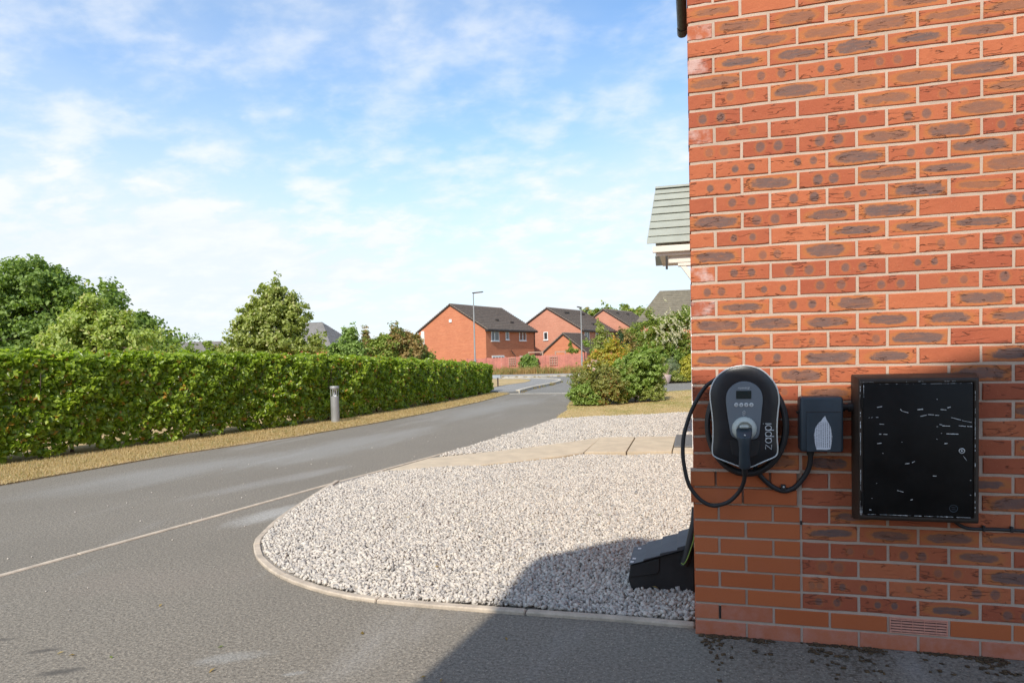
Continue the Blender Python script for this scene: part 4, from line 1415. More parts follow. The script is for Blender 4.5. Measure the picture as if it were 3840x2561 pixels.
lid_o = lid.build("lid", MAT['gaslid'], gx, bevel=0.003)
for k in range(3):
    xx = (-0.30, -0.315, -0.322)[k]
    yy = (0.72, 0.54, 0.49)[k]
    zq = .154 + (xx + .338) * .289
    b = MB()
    b.box(xx - gX - .009, xx - gX + .009, yy - gY - .012, yy - gY + .012, zq, zq + .0035)
    b.build("scuff", MAT['chip'], lid_o)
sl = thing("pipe_sleeve", "black sloping pipe sleeve between the sunken meter box and the house corner", "pipe", (-0.028, 0.45, 0.20))
b = MB()
b.tube([(-0.025, -.002, -.03), (0.0, .0, .06), (0.030, .004, .20), (0.036, .02, .27)], [.021, .020, .019, .019], 12)
b.build("sleeve", MAT['blackmatt'], sl, smooth=True)
ew = thing("earth_wire", "green and yellow wire hanging beside the black pipe sleeve", "wire", (-0.020, 0.43, 0.23))
b = MB()
b.tube(spline([(.022, .0, .125), (.016, -.004, .08), (.0, -.008, .03), (-.016, -.012, -.015), (-.034, -.012, -.045), (-.046, -.008, -.040)], 6), 0.0026, 6)
b.build("wire", MAT['greenwire'], ew, smooth=True)

mat_o = thing("door_mat", "dark grey ribbed mat lying on the buff path at the doorway", "mat", (-0.12, 6.37, 0.056))
b = MB()
b.box(-.125, .118, -.63, .62, 0, .014)
b.build("backing", MAT['mat'], mat_o, bevel=0.003)
b = MB()
for i in range(16):
    xx = -.112 + i * .0145
    b.box(xx, xx + .009, -.60, .59, .0141, .019)
b.build("rib", MAT['mat'], mat_o)

# ---------------------------------------------------------------- the house across (behind the viewpoint) that shades the drive
nh = thing("neighbour_house", "unseen house behind the viewpoint that shades the drive, walls made pale to bounce light", "house", (0.20, -5, 0))
b = MB()
b.box(-1.78, 2.3, -6.0, 0.0, -0.05, 5.2)
b.build("wall", MAT['white'], nh)  # white walls added to bounce fill light onto the shaded brick wall
b = MB()
b.prism([(-1.85, .0, 5.205), (2.4, .0, 5.205), (2.4, .0, 5.9), (.9, 0, 5.88), (.35, .0, 5.80), (.1, .0, 5.72), (-.19, .0, 5.63), (-.45, .0, 5.60), (-.81, .0, 5.70), (-1.1, .0, 5.85), (-1.40, .0, 5.90), (-1.85, .0, 5.36)], (0, -6.0, 0))  # unseen roof, outline shaped to cast the shadow edge on gravel and wall
b.build("roof", MAT['roof'], nh)
b = MB()
for (x0, z0) in ((0.2, 1.0), (0.2, 3.3)):
    b.box(x0, x0 + 1.3, .001, .03, z0, z0 + 1.1)
b.build("window", MAT['glass'], nh)

# ---------------------------------------------------------------- street furniture
bo = thing("bollard_light", "grey steel bollard light standing on the dry verge in front of the hedge", "bollard", (-7.10, 9.17, 0.018))
b = MB()
b.lathe([(0.084, 0.0), (0.084, 0.525), (0.079, 0.530)], (0, 0, 0), 24)
b.build("post", MAT['pole'], bo, smooth=True)
b = MB()
b.lathe([(0.050, .531), (0.020, .565), (0.014, .62), (0.024, .655), (0.05, .682)], (0, 0, 0), 16)
b.build("reflector", MAT['chip'], bo, smooth=True)
for a in (0.5, 1.55, 2.6, 3.7, 4.75, 5.8):
    b = MB()
    b.tube([(0.074 * math.cos(a), 0.074 * math.sin(a), .529), (0.074 * math.cos(a), 0.074 * math.sin(a), .684)], 0.0085, 8)
    b.build("louvre_bar", MAT['pole'], bo, smooth=True)
b = MB()
b.lathe([(0.089, .684), (0.092, .690), (0.092, .728), (0.084, .742), (0.0, .745)], (0, 0, 0), 24)
b.build("cap", MAT['pole'], bo, smooth=True)


def lamp(x, y, h, dirx, label, arm):
    r = thing("street_lamp", label, "street lamp", (x, y, 0), math.atan2(dirx[1], dirx[0]), "street lamps")
    b = MB()
    b.tube([(0, 0, -.1), (0, 0, 1.15)], .075, 12)
    b.build("base", MAT['pole'], r, smooth=True)
    b = MB()
    b.tube([(0, 0, 1.15), (0, 0, h - .10)], [.052, .036], 12)
    b.build("post", MAT['pole'], r, smooth=True)
    b = MB()
    b.tube([(0, 0, h - .10), (0, 0, h), (.10, 0, h + .02)], [.03, .03, .03], 8)
    b.build("bracket", MAT['pole'], r, smooth=True)
    b = MB()
    b.prism([(-.06, -.09, h), (-.06, .09, h), (arm, .075, h + .05), (arm, -.075, h + .05)], (0, 0, .055))
    b.build("lantern", MAT['poledark'], r, bevel=.015)
    b = MB()
    b.prism([(.02, -.06, h - .008), (.02, .06, h - .008), (arm - .05, .05, h + .034), (arm - .05, -.05, h + .034)], (0, 0, .006))
    b.build("lens", MAT['glass'], r)


lamp(-12.93, 36.0, 5.22, (1, .1), "tall grey street lamp in front of the left brick house, arm pointing right", .62)
lamp(-7.83, 45.5, 4.72, (-.45, -.9), "tall grey street lamp at the right end of the red fence", .42)

sg = thing("street_sign", "small low street name sign on a brown post at the end of the hedge", "sign", (-7.79, 23.4, 0.0), 0.25)
b = MB()
b.box(-.03, .03, -.03, .03, 0, .56)
b.build("post", MAT['brownpost'], sg)
b = MB()
b.box(-.36, .12, -.052, -.032, .42, .545)
pl = b.build("plate", MAT['signface'], sg, bevel=.004)
b = MB()
b.box(-.37, .13, -.056, -.03, .546, .558)
b.box(.121, .133, -.056, -.03, .42, .545)
b.build("plate_rim", MAT['poledark'], sg)

# ---------------------------------------------------------------- houses across the road
FA = math.atan2(.95, .31)


def house_far(name, label, loc, w, l, eave, ridge, mat, roofmat, rz=FA, wins=(), gwins=(), extra=None, group="brick houses across the road", depth0=-.2, vents=(), hip=0.0):
    r = thing(name, label, "house", loc, rz, group)
    b = MB()
    b.box(0, l, 0, w, depth0, eave)
    if not hip:
        b.prism([(0, 0, eave), (0, w, eave), (0, w / 2, ridge)], (l, 0, 0))
    b.build("wall", mat, r)
    ov, vg = .28, .12
    slope = (ridge - eave) / (w / 2)
    rows = 20
    b = MB()
    for side in (0, 1):
        for k in range(rows):
            f0, f1 = k / rows, (k + 1) / rows
            ya, yb = -ov + (w / 2 + ov) * f0, -ov + (w / 2 + ov) * f1
            za, zb = eave + ya * slope, eave + yb * slope
            if not hip:
                P = [(-vg, ya, za + .13), (-vg, yb, zb + .035), (-vg, yb, zb + .005), (-vg, ya, za + .005)]
                if side:
                    P = [(x, w - y, z) for x, y, z in P]
                b.prism(P, (l + 2 * vg, 0, 0))
            else:
                xa0, xb0 = -ov + (hip + ov) * f0, -ov + (hip + ov) * f1
                if side == 0:
                    i0 = len(b.v)
                    for (xx, yy, z_) in ((xa0, ya, za + .10), (xb0, yb, zb + .035)):
                        b.v += [(xx, yy, z_), (l - xx, yy, z_), (l - xx, w - yy, z_), (xx, w - yy, z_)]
                    b.v += [(xa0, ya, za + .0), (l - xa0, ya, za + .0), (l - xa0, w - ya, za), (xa0, w - ya, za)]
                    for q in range(4):
                        q2 = (q + 1) % 4
                        b.f.append((i0 + q, i0 + q2, i0 + 4 + q2, i0 + 4 + q))
                        b.f.append((i0 + 8 + q, i0 + 8 + q2, i0 + q2, i0 + q))
    roof = b.build("roof", roofmat, r)
    b = MB()
    n = max(4, int(l / .45))
    ra, rl = (hip, l - 2 * hip) if hip else (-vg, l + 2 * vg)
    for i in range(n):
        x0, x1 = ra + rl * i / n, ra + rl * (i + 1) / n - .01
        b.prism([(x0, w / 2 - .13, ridge + .0), (x0, w / 2, ridge + .10), (x0, w / 2 + .13, ridge + .0)], (x1 - x0, 0, 0))
    b.build("ridge_tile", roofmat, roof)
    for vx, vy in vents:
        b = MB()
        zc = eave + vy * slope + .09
        b.box(vx - .13, vx + .13, vy - .16, vy + .12, zc - .03, zc + .14)
        b.build("roof_vent", MAT['darkpvc'], roof)
    # verge boards, fascia, soffit and gutter
    b = MB()
    for side in ((0, 1) if not hip else ()):
        P = [(-vg + .012, -ov, eave - ov * slope - .12), (-vg + .012, w / 2, ridge - .12), (-vg + .012, w / 2, ridge + .004), (-vg + .012, -ov, eave - ov * slope + .004)]
        if side:
            P = [(x, w - y, z) for x, y, z in P]
        b.prism(P, (.05, 0, 0))
    b.box(-vg, l + vg, -ov - .01, -.002, eave - ov * slope - .16, eave - ov * slope - .002)
    b.build("barge_board", MAT['darkpvc'], r)
    b = MB()
    b.tube([(-vg, -ov - .06, eave - ov * slope - .03), (l + vg, -ov - .06, eave - ov * slope - .03)], .06, 8)
    b.tube([(l - .12, -.09, eave - .3), (l - .12, -.06, eave - .6), (l - .12, -.06, .0)], .042, 8)
    b.build("gutter", MAT['darkpvc'], r)

    def window(ax0, ax1, z0, z1, face, mull):
        def P(a, d, z):
            return (a, -d, z) if face == 'f' else (-d, a, z)
        def bx(bb, a0, a1, d0, d1, zz0, zz1):
            p, q = P(a0, d0, zz0), P(a1, d1, zz1)
            bb.box(min(p[0], q[0]), max(p[0], q[0]), min(p[1], q[1]), max(p[1], q[1]), zz0, zz1)
        t_ = .075
        b = MB()
        bx(b, ax0, ax1, .004, .05, z0, z0 + t_)
        bx(b, ax0, ax1, .004, .05, z1 - t_, z1)
        bx(b, ax0, ax0 + t_, .004, .05, z0 + t_, z1 - t_)
        bx(b, ax1 - t_, ax1, .004, .05, z0 + t_, z1 - t_)
        for m_ in mull:
            c = ax0 + (ax1 - ax0) * m_
            bx(b, c - .05, c + .05, .004, .055, z0 + t_, z1 - t_)
        wf = b.build("window", MAT['white'], r)
        b = MB()
        bx(b, ax0 + t_, ax1 - t_, .003, .022, z0 + t_, z1 - t_)
        b.build("pane", MAT['glass'], wf)
        b = MB()
        bx(b, ax0 - .07, ax1 + .07, .004, .10, z0 - .065, z0 - .002)
        b.build("sill", MAT['white'], wf)
    for wv_ in wins:
        window(*wv_[:4], 'f', wv_[4])
    for wv_ in gwins:
        window(*wv_[:4], 'g', wv_[4])
    if extra:
        extra(r)
    return r


def h1_extra(r):
    b = MB()
    b.box(-.09, -.002, 4.06, 4.38, 5.62, 5.92)
    b.build("alarm_box", MAT['white'], r, bevel=.02)
    b = MB()
    b.box(-.10, -.002, 7.62, 8.02, .0, 4.9)
    b.box(-.07, -.002, 8.021, 8.36, .0, 4.5)
    b.build("rendered_strip", MAT['cream'], r)
    b = MB()
    b.box(.9, 3.0, -.05, -.004, .2, 2.26)
    dd = b.build("patio_door", MAT['white'], r)
    b = MB()
    for k in range(4):
        b.box(1.0 + k * .5, 1.38 + k * .5, -.056, -.051, .3, 2.10)
    b.build("pane", MAT['glass'], dd)
    b = MB()
    b.tube([(4.15, -.08, 2.75), (4.5, -.35, 2.2), (4.6, -.5, 1.6)], .05, 6)
    b.build("parasol", MAT['brownpost'], r)


GZ = -.8
house_far("brick_house", "largest far brick house behind the hedge with white alarm box on its gable", (-18.98, 57.77, GZ), 8.45, 8.97, 4.9, 7.40, MAT['farbrick'], MAT['roof'],
          wins=[(.85, 2.19, 3.66, 4.67, (.42,)), (3.36, 3.95, 3.80, 4.68, ()), (5.87, 7.17, 3.72, 4.70, (.5,)), (5.9, 7.9, .95, 2.15, (.33, .66))], extra=h1_extra, vents=((3.9, 1.35), (6.1, 1.0)))
house_far("brick_house", "far brick house with one small white window in its gable, beside the largest house", (-11.38, 67.74, GZ), 8.4, 8.3, 4.9, 7.37, MAT['farbrick2'], MAT['roof'],
          wins=[(.6, 1.73, 3.76, 4.7, (.5,)), (3.3, 4.0, 3.8, 4.7, ()), (6.0, 7.2, 3.7, 4.7, (.5,))], gwins=[(4.16, 4.69, 3.85, 4.74, ())], vents=((2.2, 3.1), (2.7, 3.1), (6.0, 3.1), (6.5, 3.1), (4.6, .9), (5.3, .9)))
house_far("brick_house", "third far brick house in the row, partly hidden behind the yellow-green shrubs", (-6.5, 75.2, GZ), 7.6, 8.3, 5.05, 7.45, MAT['farbrick2'], MAT['roof'],
          wins=[(.8, 1.9, 3.7, 4.7, (.5,))], vents=((2.0, 2.9), (5.0, 2.9)))
house_far("brick_house", "farthest brick house of the row, only a gable tip showing above the shrubs", (-2.4, 84.0, GZ), 6.5, 8.0, 5.2, 7.3, MAT['farbrick2'], MAT['roof'])
house_far("garage", "small brick garage with a low gable behind the red fence", (-8.98, 54.3, -.6), 4.15, 3.4, 2.25, 3.83, MAT['farbrick'], MAT['roof'], depth0=-.3, group=None)
house_far("brick_house", "house with steep weathered roof rising above the white flowering shrub", (-4.15, 53.2, -.5), 7.6, 12.0, 4.6, 7.15, MAT['farbrick'], MAT['rooftan'], rz=math.radians(4), group=None, hip=1.7)
house_far("bungalow", "grey-roofed house between the pointed tree and the left brick house", (-53.2, 66.0, -.4), 8.0, 12.4, 3.5, 6.45, MAT['farbrick'], MAT['roofgrey'], rz=math.radians(3), group=None, hip=3.0)
house_far("brick_house", "distant house showing only a brown gable tip above the russet shrub", (-36.5, 80.0, -.5), 4.6, 9.0, 3.9, 5.75, MAT['farbrick'], MAT['roof'], rz=math.radians(100), group=None)
house_far("outbuilding", "low pale-roofed building glimpsed between the two left trees", (-59.0, 60.0, -.4), 5.0, 6.2, 3.0, 4.25, MAT['cream'], MAT['roofgrey'], rz=math.radians(12), group=None)

# ---------------------------------------------------------------- red fence
fe = thing("fence", "long red stained board fence across the road in front of the far houses", "fence", (-11.6, 46.3, 0))
fx0, fx1 = -17.0, -7.66
npan = 6
for i in range(npan):
    a0 = fx0 + (fx1 - fx0) * i / npan
    a1 = fx0 + (fx1 - fx0) * (i + 1) / npan
    b = MB()
    nb = 11
    top = 1.17 + .24 * (i + .5) / npan
    for k in range(nb):
        u0, u1 = a0 + .05 + (a1 - a0 - .10) * k / nb, a0 + .05 + (a1 - a0 - .10) * (k + 1) / nb - .012
        b.box(u0 + 11.6, u1 + 11.6, random.uniform(-.012, .0), .014, -.1, top + random.uniform(-.012, .012))
    b.box(a0 + .05 + 11.6, a1 - .05 + 11.6, .0145, .05, top - .35, top - .27)
    b.build("fence_panel", MAT['fence'], fe)
    b = MB()
    b.box(a0 - .045 + 11.6, a0 + .045 + 11.6, -.03, .06, -.2, top + .05)
    b.build("post", MAT['fence'], fe)
b = MB()
for k in range(36):
    yy = .1 + k * .16
    b.box(3.93, 3.945, yy, yy + .148, -.2, 1.42)
b.box(3.90, 3.99, -.03, .06, -.2, 1.50)
b.build("return_panel", MAT['fence'], fe)
for (tx, tz, tw, th) in ((-13.32, .62, .5, .62), (-10.10, .58, .55, .68)):
    tr = thing("trellis", "square wooden trellis on the red fence, %s the ivy clump" % ("left of" if tx < -12 else "right of"), "trellis", (tx, 46.24, tz), 0, "trellises on the red fence")
    b = MB()
    for k in range(4):
        b.box(-tw / 2 + tw * k / 3 - .02, -tw / 2 + tw * k / 3 + .02, -.03, -.011, 0, th)
    b.build("upright", MAT['trellis'], tr)
    b = MB()
    for k in range(4):
        b.box(-tw / 2 - .03, tw / 2 + .03, -.05, -.031, .06 + (th - .12) * k / 3 - .02, .06 + (th - .12) * k / 3 + .02)
    b.build("rail", MAT['trellis'], tr)
pg = thing("pergola", "pale timber garden frame standing behind the red fence", "pergola", (-10.9, 49.5, -.3))
b = MB()
for xx in (-1.9, -.75, .3, 1.1):
    b.box(xx - .05, xx + .05, -.05, .05, 0, 1.86)
b.box(-1.95, -.70, -.06, .06, 1.861, 1.95)
b.box(.25, 1.15, -.06, .06, 1.861, 1.95)
b.build("frame", MAT['trellis'], pg)


# ---------------------------------------------------------------- foliage
def nrm(a):
    return a / np.maximum(np.linalg.norm(a, axis=-1, keepdims=True), 1e-9)


def leaves(P, Nn, L, Wd, fold=.18, droop=None):
    n = len(P)
    r = nrm(rng.normal(size=(n, 3)))
    if droop is not None:
        r = nrm(r + np.array([0, 0, -droop]))
    t = nrm(r - Nn * np.sum(r * Nn, 1, keepdims=True))
    b = np.cross(Nn, t)
    L = np.broadcast_to(np.asarray(L, float), (n,))[:, None]
    Wd = np.broadcast_to(np.asarray(Wd, float), (n,))[:, None]
    v0 = P - t * L * .5
    v2 = P + t * L * .5 - Nn * L * fold * .5
    m = P + t * L * .02
    v1 = m + b * Wd * .5 + Nn * Wd * fold
    v3 = m - b * Wd * .5 + Nn * Wd * fold
    V = np.stack([v0, v1, v2, v3], 1).reshape(-1, 3)
    i = 4 * np.arange(n)[:, None]
    F = np.concatenate([i + np.array([[0, 1, 2]]), i + np.array([[0, 2, 3]])], 1).reshape(-1, 3)
    return V, F


def leaf_obj(name, P, Nn, L, Wd, mat, parent, fold=.18, droop=None):
    V, F = leaves(P, Nn, L, Wd, fold, droop)
    o = put(name, mesh_np(name, V, F, mat), parent)
    o['kind'] = 'stuff'
    return o


def blobs(cent, rad, nclump, clump_r, nleaf, shell=.55, flat=1.0, top=.35, flip=True):
    """leaf points in clumps spread through ellipsoids. cent (k,3), rad (k,3)"""
    cent, rad = np.atleast_2d(cent).astype(float), np.atleast_2d(rad).astype(float)
    vol = np.prod(rad, 1) ** (2 / 3)
    pick = rng.choice(len(cent), nclump, p=vol / vol.sum())
    d = nrm(rng.normal(size=(nclump, 3)))
    if flip:
        d[:, 2] = np.where(d[:, 2] < -.35, -d[:, 2] * .6, d[:, 2])
    rr = shell + (1 - shell) * rng.random(nclump) ** .7
    C = cent[pick] + d * rad[pick] * rr[:, None]
    k = rng.integers(int(nleaf * .6), int(nleaf * 1.4) + 1, nclump)
    idx = np.repeat(np.arange(nclump), k)
    n = len(idx)
    e = nrm(rng.normal(size=(n, 3)))
    cr = clump_r * (0.65 + .7 * rng.random(nclump))
    P = C[idx] + e * np.array([1, 1, .75 * flat]) * (cr[idx] * rng.random(n) ** .45)[:, None]
    Nn = nrm(e * .45 + d[idx] * .55 + np.array([0, 0, top]) + rng.normal(size=(n, 3)) * .55)
    return P, Nn, C


def woody(parent, base, tips, r0, mat, trunk_h, lean=(0, 0), name="trunk", seg=7):
    b = MB()
    base = Vector(base)
    top = base + Vector((lean[0], lean[1], trunk_h))
    mid = base.lerp(top, .5) + Vector((random.uniform(-.04, .04), random.uniform(-.04, .04), 0)) * trunk_h
    b.tube([base - Vector((0, 0, .1)), base + Vector((0, 0, trunk_h * .08)), mid, top], [r0 * 1.35, r0, r0 * .85, r0 * .6], seg)
    o = b.build(name, mat, parent, smooth=True)
    b = MB()
    for tp in tips:
        tp = Vector(tp)
        s = base.lerp(top, random.uniform(.45, 1.0))
        m_ = s.lerp(tp, .5) + Vector((0, 0, .12 * (tp - s).length)) + Vector([random.uniform(-.06, .06) * (tp - s).length for _ in range(3)])
        b.tube([s, m_, tp], [r0 * .42, r0 * .26, r0 * .08], 5)
    if tips is not None and len(tips):
        b.build("limb", mat, parent, smooth=True)
    return o


def tree(name, label, cat, base, cent, rad, nclump, clump_r, nleaf, L, mat, r0, trunk_h, group=None, shell=.55, ntip=24, aspect=.62, droop=None, top=.35, spray=0, low=False):
    """cent/rad in world coordinates"""
    r = thing(name, label, cat, base, 0, group)
    B = np.array(base, float)
    P, Nn, C = blobs(np.atleast_2d(cent) - B, rad, nclump, clump_r, nleaf, shell, 1.0, top, not low)
    if spray:
        # a few sprigs beyond the outline
        cc = C - C.mean(0)
        far = np.argsort(-np.linalg.norm(cc / (np.abs(cc).max(0) + 1e-6), axis=1))[:spray]
        S_ = C[far] + nrm(cc[far] + np.array([0, 0, .5])) * clump_r * rng.uniform(.8, 1.9, (spray, 1))
        k = 9
        Ps = np.repeat(S_, k, 0) + rng.normal(size=(spray * k, 3)) * clump_r * .30
        P = np.concatenate([P, Ps])
        Nn = np.concatenate([Nn, nrm(rng.normal(size=(spray * k, 3)) + np.array([0, 0, .4]))])
    ok = P[:, 2] > .03
    P, Nn = P[ok], Nn[ok]
    Ls = L * (.65 + .7 * rng.random(len(P)))
    leaf_obj("crown", P, Nn, Ls, Ls * aspect, mat, r, droop=droop)
    tips = C[rng.choice(len(C), min(ntip, len(C)), replace=False)]
    woody(r, (0, 0, 0), [tuple(t) for t in tips], r0, MAT['bark'], trunk_h)
    return r


LM = leaf_material
M_oak = LM("oak_leaf", (0.095, 0.145, 0.022), (0.165, 0.250, 0.042), (0.27, 0.36, 0.070), None, 0, .32, .5)
M_lime = LM("pale_green_leaf", (0.21, 0.27, 0.045), (0.34, 0.41, 0.085), (0.48, 0.53, 0.17), (0.50, 0.45, 0.18), .12, .38, .5)
M_birch = LM("olive_green_leaf", (0.165, 0.200, 0.032), (0.29, 0.335, 0.070), (0.46, 0.49, 0.16), (0.50, 0.47, 0.22), .12, .38, .48)
M_hedge = LM("hornbeam_hedge_leaf", (0.115, 0.160, 0.014), (0.250, 0.350, 0.032), (0.450, 0.530, 0.070), (0.48, 0.25, 0.05), .05, .48, .32)
M_mid = LM("mid_green_leaf", (0.115, 0.155, 0.022), (0.215, 0.280, 0.042), (0.36, 0.415, 0.080), (0.38, 0.26, 0.08), .07, .36, .5)
M_russet = LM("russet_leaf", (0.20, 0.14, 0.040), (0.33, 0.215, 0.07), (0.40, 0.30, 0.11), (0.17, 0.22, 0.05), .42, .33, .6)
M_rose = LM("rose_leaf", (0.125, 0.140, 0.028), (0.25, 0.255, 0.058), (0.40, 0.375, 0.105), (0.36, 0.16, 0.055), .11, .35, .5)
M_fig = LM("bright_soft_leaf", (0.150, 0.215, 0.034), (0.250, 0.345, 0.065), (0.38, 0.47, 0.145), None, 0, .38, .5)
M_yel = LM("golden_leaf", (0.28, 0.27, 0.03), (0.44, 0.39, 0.050), (0.54, 0.47, 0.09), (0.58, 0.27, 0.06), .20, .38, .5)
M_gold = LM("bright_yellow_leaf", (0.25, 0.24, 0.02), (0.46, 0.42, 0.05), (0.62, 0.56, 0.12), (0.10, 0.16, 0.03), .15, .35, .5)
M_con = LM("dark_conifer_leaf", (0.028, 0.058, 0.018), (0.055, 0.100, 0.030), (0.100, 0.155, 0.045), None, 0, .18, .6)
M_ivy = LM("ivy_leaf", (0.14, 0.21, 0.04), (0.23, 0.33, 0.07), (0.34, 0.44, 0.12), None, 0, .33, .45)
M_grey = LM("grey_feathery_leaf", (0.20, 0.25, 0.14), (0.28, 0.33, 0.20), (0.36, 0.41, 0.27), None, 0, .3, .6)
M_cream = LM("cream_flower", (0.55, 0.49, 0.33), (0.68, 0.62, 0.45), (0.75, 0.71, 0.56), None, 0, .3, .6)
M_pink = LM("pink_flower", (0.62, 0.34, 0.30), (0.72, 0.50, 0.45), (0.80, 0.68, 0.62), None, 0, .3, .6)
M_straw = LM("straw_plume", (0.44, 0.36, 0.26), (0.58, 0.49, 0.38), (0.66, 0.58, 0.47), None, 0, .3, .7)

# ---- hedge
HF = np.array([(-9.6, 0.0), (-9.25, 1.2), (-8.72, 3.5), (-8.36, 5.25), (-7.85, 7.0), (-7.44, 8.6), (-7.12, 11.0), (-6.95, 14.0), (-6.88, 17.0), (-6.84, 19.45)])
HH = np.array([1.50, 1.50, 1.48, 1.46, 1.44, 1.40, 1.33, 1.23, 1.12, 1.04])
seg_l = np.linalg.norm(np.diff(HF, axis=0), axis=1)
cum = np.concatenate([[0], np.cumsum(seg_l)])
TOT = cum[-1]


def hedge_at(s):
    i = np.clip(np.searchsorted(cum, s, side='right') - 1, 0, len(seg_l) - 1)
    f = (s - cum[i]) / seg_l[i]
    p = HF[i] + (HF[i + 1] - HF[i]) * f[:, None]
    i2 = np.clip(i + 1, 0, len(HF) - 1)
    tdir = nrm(HF[np.clip(i2, 1, len(HF) - 1)] - HF[np.clip(i2 - 1, 0, len(HF) - 2)])
    h = HH[i] + (HH[i + 1] - HH[i]) * f
    return p, tdir, h


hedge = thing("hedge", "long clipped green hornbeam hedge along the far side of the drive", "hedge", (-7.6, 9.0, 0.018))
HB = np.array([-7.6, 9.0, 0.018])
WDT = 1.0
nF, nT, nB, nI, nE = 56000, 30000, 14000, 26000, 3600


def wob(s, z):
    return .04 * np.sin(s * 3.1 + 1.3 * np.sin(z * 4)) + .025 * np.sin(s * 7.3 + z * 16.1 + 1.5 * np.sin(z * 9)) + .025 * np.sin(s * 13.7 - z * 13.0 + 2 * np.sin(s * 2.1))


parts = []
# front
s = rng.random(nF) ** 1.12 * TOT
p, t, h = hedge_at(s)
nn = np.stack([t[:, 1], -t[:, 0]], 1)
z = .07 + (h - .07) * rng.random(nF) ** 1.0
z += np.where(z < .25, .10 * np.sin(s * 5.0) * np.sin(s * 2.3), 0)
dep = rng.exponential(.12, nF)
off = wob(s, z) - dep - .10 * np.clip((z - h + .25) / .25, 0, 1) ** 2 - .05 * np.clip((.35 - z) / .35, 0, 1)
gapn = np.sin(s * 9.1 + 2.0 * np.sin(z * 5.3)) * np.sin(z * 12.0 + 3.0 * np.sin(s * 2.7))
keep = (rng.random(nF) > .40 * (z < .30) * (gapn > .25)) & (rng.random(nF) > .25 * (gapn > .80))
P = np.column_stack([p + nn * off[:, None], z])
Nv = np.column_stack([nn * .45, np.full(nF, .58)]) + np.array([-.03, -.38, 0]) + rng.normal(size=(nF, 3)) * .48
parts.append((P[keep], nrm(Nv)[keep]))
# top
s = rng.random(nT) ** 1.05 * TOT
p, t, h = hedge_at(s)
nn = np.stack([t[:, 1], -t[:, 0]], 1)
q = rng.random(nT)
dd = -.05 - q * (WDT - .1)
z = h + .035 * np.sin(s * 4.7 + q * 5) + .03 * np.sin(s * 11.3 - q * 9) - rng.exponential(.05, nT) + np.where(rng.random(nT) < .03, rng.uniform(0, .07, nT), 0)
z -= .06 * (q < .08)
P = np.column_stack([p + nn * dd[:, None], z])
Nv = np.column_stack([nn * .10, np.full(nT, .9)]) + rng.normal(size=(nT, 3)) * .5
parts.append((P, nrm(Nv)))
# back
s = rng.random(nB) * TOT
p, t, h = hedge_at(s)
nn = np.stack([t[:, 1], -t[:, 0]], 1)
z = .25 + (h - .25) * rng.random(nB)
P = np.column_stack([p - nn * (WDT - rng.exponential(.08, nB))[:, None], z])
parts.append((P, nrm(np.column_stack([-nn * .6, np.full(nB, .5)]) + rng.normal(size=(nB, 3)) * .5)))
# inside
s = rng.random(nI) * TOT
p, t, h = hedge_at(s)
nn = np.stack([t[:, 1], -t[:, 0]], 1)
z = .16 + (h - .18) * rng.random(nI)
P = np.column_stack([p - nn * rng.uniform(.12, WDT - .1, nI)[:, None], z])
parts.append((P, nrm(rng.normal(size=(nI, 3)) + np.array([0, 0, .3]))))
# far end
z = .12 + .90 * rng.random(nE)
q = rng.random(nE)
e0 = HF[-1]
P = np.column_stack([e0[0] - q * WDT, e0[1] + rng.uniform(-.10, .12, nE) + .05 * np.sin(z * 9 + q * 7), z])
parts.append((P, nrm(np.array([.1, .7, .4]) + rng.normal(size=(nE, 3)) * .5)))
P = np.concatenate([a for a, _ in parts]) - HB
Nv = np.concatenate([b_ for _, b_ in parts])
Ls = .086 * (.55 + .75 * rng.random(len(P)))
leaf_obj("foliage", P, Nv, Ls, Ls * .66, M_hedge, hedge, .16, .25)
sx = .25
while sx < TOT:
    p, t, h = hedge_at(np.array([sx]))
    nn = np.array([t[0, 1], -t[0, 0]])
    c = p[0] - nn * random.uniform(.25, .5)
    b = MB()
    x, y = c[0] - HB[0], c[1] - HB[1]
    lean = random.uniform(-.12, .12)
    b.tube([(x, y, -.05), (x + lean * .3, y + lean * .4, .35), (x + lean, y + lean * .7, .95)], [.026, .021, .010], 6)
    for k in range(3):
        a = random.uniform(0, 6.28)
        z0 = random.uniform(.15, .6)
        b.tube([(x + lean * .3, y, z0), (x + .22 * math.cos(a), y + .22 * math.sin(a), z0 + .30), (x + .34 * math.cos(a), y + .34 * math.sin(a), z0 + .62)], [.011, .008, .004], 4)
    b.build("stem", MAT['bark'], hedge, smooth=True)
    sx += random.uniform(.42, .62)

# ---- trees behind the hedge
tree("oak_tree", "big dark green spreading tree at the left edge of the photo", "tree", (-34.2, 25.6, 0),
     [(-34.3, 25.5, 4.3), (-38.5, 24.0, 4.6), (-31.5, 26.2, 4.5), (-29.4, 26.7, 3.2), (-34.3, 24.8, 5.8), (-36.5, 25.2, 5.7), (-28.2, 26.9, 2.4), (-31.0, 25.5, 2.2), (-35.5, 24.0, 2.4), (-33.0, 25.2, 3.2)],
     [(2.8, 2.6, 2.6), (2.6, 2.6, 2.2), (2.0, 2.0, 1.5), (1.6, 1.6, 1.2), (2.0, 2.0, 1.55), (2.1, 2.0, 1.4), (1.2, 1.2, .75), (2.2, 1.8, 1.2), (3.2, 2.4, 1.6), (2.4, 2.0, 1.6)],
     1050, .50, 42, .22, M_oak, .42, 3.0, "trees behind the hedge", .45, 40, .68, spray=60, low=True)
